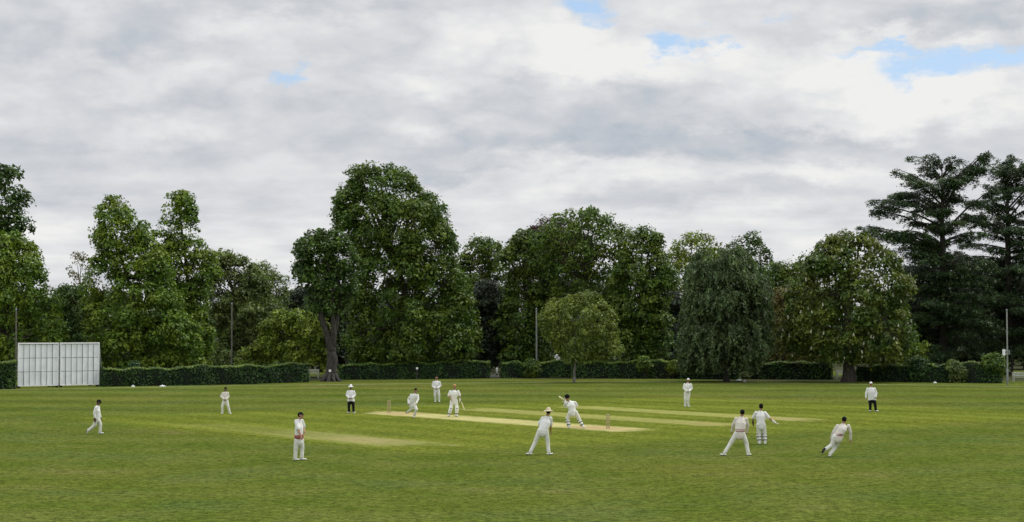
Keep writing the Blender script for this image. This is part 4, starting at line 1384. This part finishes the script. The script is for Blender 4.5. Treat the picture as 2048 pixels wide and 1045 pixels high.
    m2.polygons.foreach_set('material_index', fb.mi)
    bm.from_mesh(m2); bm.to_mesh(me); bm.free(); bpy.data.meshes.remove(m2)
    me.name = 'person'
    me.materials.clear()
    for m_ in (M[skin], M['eye'], M['lip']): me.materials.append(m_)
    col.objects.link(body)
    body.location = base

    # clothes
    mb = MB()
    trunk(mb, .022 * s * bulk, low={'shirt': .05, 'sweater': .06}.get(top, -.03))
    for q in 'LR':
        a, e, h = j['sh' + q], j['el' + q], j['ha' + q]
        if sleeve == 'long':
            limb(mb, a, e, .066, .062, .056, add=.012); limb(mb, e, h, .055, .052, .046, add=.008, end=.93)
        else:
            limb(mb, a, e, .068, .068, .070, add=.014, end=.88)
        mb.ell(a, .070 * s, .070 * s, .066 * s, n=10, m=7)
    if top == 'coat':
        for q in 'LR':
            limb(mb, j['hi' + q], j['kn' + q], .11, .11, .105, add=.012, end=.2)
    mb.tube([shc.lerp(j['neck'], .45), shc.lerp(j['neck'], .8)], [.075 * s, .064 * s], n=12)
    sh = link({'shirt': 'shirt', 'coat': 'coat', 'sweater': 'sweater'}.get(top, 'shirt'), mb.fused(.016, 4), M[topmat], body)
    if hem:
        mb = MB()
        hb = hip + (shc - hip) * .12
        for dz in (.0, .075):
            c_ = hb + (shc - hip) * dz * 1.6
            mb.tube([c_ + Vector((0, 0, -.016)), c_ + Vector((0, 0, .016))], [hipw + .034 * s, hipw + .034 * s], n=20, side=side, flat=[.80, .80], cap=False)
        mb.build('hem_band', M[hem], sh)
    if waist:
        mb = MB()
        c_ = hip + (shc - hip) * .16
        mb.tube([c_ + Vector((0, 0, -.05)), c_, c_ + Vector((0, 0, .05))], [hipw + .04 * s, hipw + .05 * s, hipw + .035 * s], n=20, side=side, flat=[.80, .80, .80])
        mb.build('jumper_round_waist', M[waist], body)
    mb = MB()
    mb.tube([hip + Vector((0, 0, -.10)) * s, hip, hip + (shc - hip) * .14], [hipw + .012 * s, hipw + .014 * s, .15 * s * bulk], n=16, side=side, flat=[.80, .80, .78])
    for q in 'LR':
        limb(mb, j['hi' + q], j['kn' + q], .104 * (.6 + .4 * bulk), .098, .082, add=.008)
        limb(mb, j['kn' + q], j['an' + q], .082, .074, .068, add=.006, end=.96)
    link('trousers', mb.fused(.016, 4), M[legs], body)
    mb = MB()
    mb.tube([hip + (shc - hip) * .10, hip + (shc - hip) * .15], [.152 * s * bulk + .012, .150 * s * bulk + .012], n=18, side=side, flat=[.78, .78], cap=False)
    mb.build('belt', M[legs], body)
    # shoes
    for i, q in enumerate('LR'):
        a = j['an' + q]
        if toes and toes.get(q):
            tv = L(toes[q]) - L(J['an' + q][:2] + (toes[q][2] if len(toes[q]) > 2 else 0.0,)) if False else None
            tx, ty = toes[q][0], toes[q][1]
            tv = Vector(((tx - J['an' + q][0]) * k, toes[q][2] if len(toes[q]) > 2 else 0.0, (J['an' + q][1] - ty) * k))
            if not lift[i]: tv.z = -.04
            tv = tv.normalized()
        else:
            fy_ = yaw if feet_yaw is None else feet_yaw[i]
            tv = Vector((math.sin(math.radians(fy_)), -math.cos(math.radians(fy_)), 0))
        if lift[i]:
            dn = (a - j['kn' + q]).normalized()
            dn = (dn - tv * dn.dot(tv)).normalized()
        else:
            tv = Vector((tv.x, tv.y, 0)).normalized(); dn = Vector((0, 0, -1))
        sd = tv.cross(dn)
        drop = .045 * s
        heel = a + dn * drop - tv * .055 * s; toe = a + dn * drop + tv * .17 * s
        mb = MB()
        mb.tube([heel, heel.lerp(toe, .45), toe], [.046 * s, .050 * s, .043 * s], n=10, side=sd, flat=[.8, .78, .62])
        mb.tube([a - dn * .03 * s, a + dn * .03 * s], [.05 * s, .052 * s], n=10)
        so = mb.build('shoe', M['shoe'], body)
        mb = MB()
        off = dn * .034 * s
        mb.tube([heel + off, heel.lerp(toe, .45) + off, toe + off * .8], [.050 * s, .053 * s, .046 * s], n=10, side=sd, flat=[.2, .2, .2])
        mb.build('sole', M['sole'], so)
        if pads:
            kn = j['kn' + q]
            fr = Vector((math.sin(math.radians(yaw)), -math.cos(math.radians(yaw)), 0)) * .05 * s
            mb = MB()
            mb.tube([a + fr + (kn - a) * .02, a.lerp(kn, .5) + fr * 1.2, kn + fr * 1.1, kn + (j['hi' + q] - kn) * .25 + fr], [.085 * s, .105 * s, .110 * s, .09 * s], n=12, side=side, flat=[.75, .75, .75, .6])
            pd = mb.build('pad', M['padwhite'], body)
            mb = MB()
            for uu in (.25, .62, .95):
                c_ = a.lerp(kn, uu) + fr * .6
                ax = (kn - a).normalized()
                mb.tube([c_ - ax * .018, c_ + ax * .018], [.108 * s, .108 * s], n=14, cap=False)
            mb.build('strap', M['black'], pd)
    # hands
    if gloves:
        for q in 'LR':
            g = gloves.get(q)
            if not g: continue
            d = (j['ha' + q] - j['el' + q]).normalized()
            pal = j['ha' + q] + d * .06 * s
            mb = MB()
            up = f if abs(d.dot(f)) < .8 else Vector((0, 0, 1))
            u = (up - d * up.dot(d)).normalized(); v = d.cross(u)
            mb.ell(pal, .045 * s, .062 * s, .065 * s, Matrix((v, u, d)).transposed(), n=10, m=7)
            for o_, ln in ((-.042, .06), (-.014, .075), (.014, .072), (.042, .055)):
                b_ = pal + u * o_ * s + d * .04 * s
                mb.tube([b_, b_ + d * ln * s, b_ + d * (ln + .03) * s + v * .03 * s], [.021 * s, .02 * s, .017 * s], n=7)
            mb.tube([pal - u * .05 * s, pal - u * .085 * s + d * .05 * s], [.024 * s, .019 * s], n=7)
            mb.tube([j['ha' + q] - d * .07 * s, j['ha' + q] + d * .01 * s], [.052 * s, .046 * s], n=10)
            link('glove', mb.fused(.011, 2), M[g], body)
    # head wear
    ct = H + HU * .02 * hs - hf * .008 * hs
    if head in ('cap', 'whitecap'):
        mt = M['navy'] if head == 'cap' else M['coat']
        mb = MB(); mb.ell(ct - HU * .01 * hs, .086 * hs, .106 * hs, .106 * hs, HR, n=16, m=7, lo=.16, hi=.999); mb.ell(ct + HU * .02 * hs, .086 * hs, .106 * hs, .03 * hs, HR, n=16, m=5)
        cp = mb.build('cap', mt, body)
        mb = MB()
        bc = ct + hf * .115 * hs + HU * .018 * hs
        mb.ell(bc, .068 * hs, .062 * hs, .009 * hs, HR, n=16, m=5)
        mb.build('peak', mt, cp)
        mb = MB(); mb.ell(ct - hf * .012 * hs - HU * .012 * hs, .081 * hs, .094 * hs, .088 * hs, HR, n=14, m=7, lo=-.75, hi=.4)
        mb.build('hair', M['hairdark'], body)
    elif head in ('strawhat', 'whitehat'):
        mt = M['straw'] if head == 'strawhat' else M['coat']
        mb = MB()
        mb.tube([ct + HU * .02 * hs, ct + HU * .05 * hs, ct + HU * .072 * hs], [.098 * hs, .094 * hs, .084 * hs], n=16, side=HS, flat=[1.12, 1.1, 1.05])
        hh = mb.build('hat', mt, body)
        br = .19 if head == 'strawhat' else .15
        mb = MB()
        vv = []; ff = []
        for ring, (rr, dz) in enumerate(((.085, .042), (.13, .034), (br, .012), (br, 0.002), (.13, .022), (.085, .028))):
            for i in range(24):
                a_ = 2 * PI * i / 24
                vv.append(ct + HS * math.cos(a_) * rr * hs + hf * math.sin(a_) * rr * 1.08 * hs + HU * (dz + .012 * math.sin(a_ * 2)) * hs)
        for r_ in range(5):
            for i in range(24): ff.append((r_ * 24 + i, r_ * 24 + (i + 1) % 24, (r_ + 1) * 24 + (i + 1) % 24, (r_ + 1) * 24 + i))
        mb.add(vv, ff); mb.build('brim', mt, hh)
        mb = MB(); mb.ell(ct - hf * .012 * hs - HU * .012 * hs, .081 * hs, .094 * hs, .088 * hs, HR, n=14, m=7, lo=-.8, hi=.4)
        mb.build('hair', M['hairdark'], body)
    elif head == 'helmet':
        mb = MB(); mb.ell(ct - hf * .01 * hs, .105 * hs, .125 * hs, .118 * hs, HR, n=18, m=8, lo=-.55, hi=.999)
        cp = mb.build('helmet', M['navy'], body)
        mb = MB(); mb.ell(ct + hf * .13 * hs + HU * .03 * hs, .075 * hs, .05 * hs, .010 * hs, HR, n=16, m=5); mb.build('peak', M['navy'], cp)
        mb = MB()
        for dz in (-.03, -.06, -.09):
            mb.tube([H + HS * -.09 * hs + hf * .04 * hs + HU * dz * hs, H + HS * -.05 * hs + hf * .125 * hs + HU * dz * hs, H + HS * .05 * hs + hf * .125 * hs + HU * dz * hs, H + HS * .09 * hs + hf * .04 * hs + HU * dz * hs], [.005] * 4, n=6)
        mb.build('grille', M['steel'], cp)
    else:
        mt = M['hairdark'] if head == 'hair' else M['hairginger']
        mb = MB()
        mb.ell(ct - hf * .014 * hs + HU * .012 * hs, .086 * hs, .102 * hs, .104 * hs, HR, n=16, m=8, lo=.05, hi=.999)
        mb.ell(ct - hf * .03 * hs - HU * .02 * hs, .082 * hs, .085 * hs, .085 * hs, HR, n=14, m=7, lo=-.7, hi=.9)
        link('hair', mb.fused(.012, 2), mt, body)
    return body, j, base, k


person('fielder in dark cap walking with head bowed, farthest left player', (195, 868.5), dict(
    head=(197.2, 805), neck=(194.4, 811.5), shL=(193.2, 814.5, -.17), shR=(194.8, 814.5, .17), elL=(190.6, 826, -.22), elR=(196, 826, .2), haL=(191.6, 836, -.22), haR=(199, 836, .2),
    hiL=(193, 836.5, -.09), hiR=(194.2, 836.5, .09), knL=(190.5, 850, -.09), knR=(199.6, 850, .1), anL=(178, 861.5, -.09), anR=(199, 865, .1)),
    90, sc=.95, head='cap', skin='skindark', lift=(True, False), toes=dict(L=(176, 867.5), R=(206, 867)), nod=.5, gloves=dict(L='glovebrown'), topmat='white')
person('short fielder with dark hair and a hand at the waist, on the left outfield', (451.5, 828.5), dict(
    head=(450.8, 779), neck=(450.6, 784), shL=(446.2, 786), shR=(455.2, 786), elL=(441.6, 793), elR=(457, 794), haL=(449, 799, -.2), haR=(452.5, 799.5, -.22),
    hiL=(447.6, 803), hiR=(453.6, 803), knL=(445, 814), knR=(456.4, 813), anL=(444.6, 826), anR=(459.6, 826)),
    8, sc=.88, head='hair', skin='skindark', feet_yaw=(-20, 40), nod=.35, top='sweater', topmat='knit')
person('fielder in dark cap with a red jumper tied round the waist, nearest on the left', (597, 921), dict(
    head=(601, 831.5), neck=(598, 838.5), shL=(592.5, 842.5, -.08), shR=(602.5, 842.5, .14), elL=(598.5, 859.5, -.22), elR=(606, 856, .2), haL=(603.5, 873, -.28), haR=(608.5, 864, .05),
    hiL=(594.2, 880, -.05), hiR=(601.2, 880, .08), knL=(592, 898, -.05), knR=(603.6, 897, .1), anL=(590.6, 916.5, -.05), anR=(603, 917, .08)),
    68, sc=1.0, head='cap', sleeve='short', waist='pink', feet_yaw=(60, 80), face_yaw=75, bulk=1.08)
person('umpire in white hat and coat with black trousers by the far wicket', (702.5, 826.5), dict(
    head=(701.4, 775.5), neck=(701.4, 780.5), shL=(695.6, 783), shR=(707.4, 783), elL=(693.4, 791.5, -.03), elR=(709.8, 791.5, -.03), haL=(698.6, 796, -.25), haR=(704.4, 796, -.25),
    hiL=(698.4, 801), hiR=(705.4, 801), knL=(698, 812.5), knR=(706.6, 812.5), anL=(698, 824), anR=(707.2, 824)),
    0, sc=.96, top='coat', topmat='coat', legs='black', head='whitehat', skin='skindark', feet_yaw=(-35, 45), group='umpires', bulk=1.1)
person('bowler with dark hair leaning into a stride with one foot kicked up behind', (827, 836), dict(
    head=(831.6, 782), neck=(829.2, 787), shL=(822.5, 790), shR=(835, 790.5), elL=(816.8, 799.5, .05), elR=(836.2, 799.5, -.1), haL=(817.4, 808, -.1), haR=(832.8, 807.5, -.28),
    hiL=(819.8, 808.5, .1), hiR=(828, 809.5, .05), knL=(823.6, 818.5, .05), knR=(833, 819.5, -.15), anL=(814.8, 825.5, .35), anR=(827.6, 832)),
    25, sc=.98, head='hair', skin='skintan', lift=(True, False), toes=dict(L=(811.5, 829, .1), R=(829, 836, -.5)), face_yaw=20, nod=.3)
person('small far fielder with hands together at the waist, in front of the hedge', (874.5, 804.8), dict(
    head=(873, 756.3), neck=(873, 761), shL=(867.4, 764), shR=(878.8, 764), elL=(864.8, 772.5), elR=(881, 772.5), haL=(870.4, 777, -.22), haR=(875.4, 777, -.22),
    hiL=(870.4, 780.5), hiR=(876.2, 780.5), knL=(870.2, 791.5), knR=(878, 791.5), anL=(870.8, 802.5), anR=(878.2, 802.5)),
    0, sc=.97, head='hair', skin='skintan', feet_yaw=(-10, 15))
nb_, nj, nbase, nk = person('ginger haired batsman in white pads walking with a bat at his side', (906.5, 834), dict(
    head=(909.2, 774), neck=(908.4, 780), shL=(900.6, 783), shR=(916, 783), elL=(897.4, 792.5), elR=(919.2, 792), haL=(902, 798.5, -.22), haR=(919.8, 799, -.15),
    hiL=(903.8, 802), hiR=(911.8, 802), knL=(902, 816, -.1), knR=(913.6, 816), anL=(897.6, 830), anR=(912.6, 831)),
    8, sc=1.0, head='ginger', skin='skintan', sleeve='short', pads=True, feet_yaw=(-15, 35), gloves=dict(R='glove'))
person('slip fielder in a wide straw hat, seen from behind with feet apart', (1086, 910), dict(
    head=(1095.6, 825), neck=(1093.4, 832), shL=(1084.5, 837), shR=(1099.6, 837), elL=(1077.5, 850, .1), elR=(1100.4, 851.5, .1), haL=(1080, 863.5, .3), haR=(1100.6, 865, .22),
    hiL=(1080.2, 862), hiR=(1091.4, 862), knL=(1070.5, 885.5), knR=(1095.2, 885), anL=(1060.5, 905.5), anR=(1097.4, 905.5)),
    170, sc=1.0, head='strawhat', sleeve='short', skin='skintan', face_yaw=160, feet_yaw=(235, 120), bend=.16, bulk=1.1, legs='cream')
bb_, bj, bbase, bk = person('batsman in dark helmet swinging the bat over his shoulder in front of the near wicket', (1151, 857), dict(
    head=(1135.2, 795), neck=(1138.0, 802), shL=(1132.4, 806), shR=(1151.4, 805.5), elL=(1131, 814, .12), elR=(1155.4, 813.5, .15), haL=(1131.8, 803.5, .3), haR=(1134.5, 806, .34),
    hiL=(1140.2, 825), hiR=(1151, 824.5), knL=(1135.4, 838.5), knR=(1158.6, 839.5), anL=(1138.4, 853), anR=(1166.4, 853)),
    195, sc=.98, head='helmet', sleeve='short', skin='skintan', pads=True, gloves=dict(L='glove', R='glove'), face_yaw=230, feet_yaw=(180, 140), bend=.1)
person('far fielder in a white cap with hands folded, right of centre before the hedge', (1374.5, 814.3), dict(
    head=(1376.6, 761), neck=(1375.8, 766), shL=(1369.4, 769), shR=(1381.8, 769), elL=(1367.4, 777.5), elR=(1383.6, 778), haL=(1373.2, 783, -.22), haR=(1377.6, 783, -.22),
    hiL=(1371.2, 786), hiR=(1377.6, 786), knL=(1370.4, 799), knR=(1376, 799), anL=(1370.2, 811.5), anR=(1376, 811.5)),
    10, sc=1.0, head='whitecap', skin='skintan', feet_yaw=(0, 40))
person('slip fielder in a red hemmed cream sweater with legs wide apart, seen from behind', (1475, 911.5), dict(
    head=(1486.2, 826.5), neck=(1484.2, 833), shL=(1473.6, 838), shR=(1493, 838.5), elL=(1467.6, 851.5, .08), elR=(1497, 852.5, .08), haL=(1466, 865, .22), haR=(1495.6, 867, .22),
    hiL=(1474, 867), hiR=(1484.6, 867), knL=(1461.4, 888), knR=(1493.2, 887), anL=(1448.8, 906.5), anR=(1496.4, 906.5)),
    178, sc=1.0, head='cap', top='sweater', topmat='knit', skin='skintan', hem='maroon', face_yaw=155, feet_yaw=(240, 140), bend=.15, bulk=1.1)
person('wicketkeeper in pads and gloves throwing one arm out to the right', (1524, 889), dict(
    head=(1523.4, 814.5), neck=(1522.6, 821), shL=(1513.6, 825.5), shR=(1531, 826), elL=(1508, 837.5, .1), elR=(1538.6, 837), haL=(1509, 847, .3), haR=(1549, 844.5),
    hiL=(1517.4, 850), hiR=(1527, 850), knL=(1519, 868), knR=(1529.6, 868), anL=(1519.4, 885), anR=(1530.2, 884)),
    185, sc=1.0, head='hair', sleeve='short', skin='skintan', pads=True, gloves=dict(L='glovebrown', R='glove'), feet_yaw=(170, 165), bend=.08)
person('fielder in dark cap and sweater pushing off into a sprint, farthest right player in whites', (1660, 914), dict(
    head=(1686.6, 840.5), neck=(1685.4, 847), shL=(1673.6, 852), shR=(1695, 852), elL=(1665.2, 866, .02), elR=(1699.4, 866.5, .05), haL=(1661.6, 878.5, .1), haR=(1700, 881.5, .12),
    hiL=(1669.8, 874), hiR=(1681.6, 874), knL=(1664.4, 891, .05), knR=(1673.4, 894.5, .2), anL=(1649.6, 899.5, -.1), anR=(1659.5, 908)),
    150, sc=1.0, head='cap', top='sweater', topmat='knit', skin='skintan', hem='maroon', lift=(True, False), toes=dict(L=(1645, 907, .02), R=(1661, 913, .6)), bend=.12)
person('umpire in white cap and long white coat with dark trousers on the right', (1745.5, 823.5), dict(
    head=(1742.2, 768.5), neck=(1742.2, 774), shL=(1735.8, 777.5), shR=(1749.2, 777.5), elL=(1732.6, 787.5), elR=(1753, 786.5), haL=(1731.8, 796.5, -.05), haR=(1750.6, 795, -.14),
    hiL=(1739.6, 798.5), hiR=(1748, 798.5), knL=(1740.4, 810), knR=(1750, 810), anL=(1740.6, 821), anR=(1751.6, 821)),
    0, sc=1.03, top='coat', topmat='coat', legs='black', head='whitecap', skin='skintan', feet_yaw=(-25, 45), group='umpires', bulk=1.15)


def bat(a, b, facing, label):
    """a = top of the handle, b = toe of the blade, world points"""
    d = (b - a); ln = d.length; d = d.normalized()
    root = empty('cricket_bat', a); tag(root, label, 'cricket bat', 'bats in use')
    q = d.to_track_quat('-Z', 'Y') if False else None
    sd = (Vector(facing) - d * Vector(facing).dot(d)).normalized(); wv = d.cross(sd)
    h = .30
    mb = MB(); mb.tube([Vector((0, 0, 0)), d * h * .5, d * h], [.019, .018, .016], n=10); hd = mb.build('handle', M['grip'], root)
    mb = MB()
    pts = [d * h, d * (h + .06), d * (h + .2), d * (ln - .12), d * (ln - .01)]
    mb.tube(pts, [.02, .05, .054, .054, .045], n=14, side=wv, flat=[.8, .36, .36, .55, .4])
    mb.build('blade', M['blade'], root)


q = nbase + nj['haR'] + Vector((.02, -.02, .02))
tip = nbase + Vector(((923.5 - 906.5) * nk, -.1, (834 - 806.5) * nk))
dd = (tip - q).normalized()
bat(q - dd * .12, q + dd * .72, (1, -.3, 0), 'pale bat held down at the side of the ginger haired batsman')
q = bbase + bj['haL'] + Vector((0, .06, .03))
tip = bbase + Vector(((1121.5 - 1151) * bk, .05, (857 - 796.3) * bk))
dd = (tip - q).normalized()
bat(q - dd * .18, q + dd * .68, (0, -1, .4), 'pale bat swung up past the shoulder of the helmeted batsman')
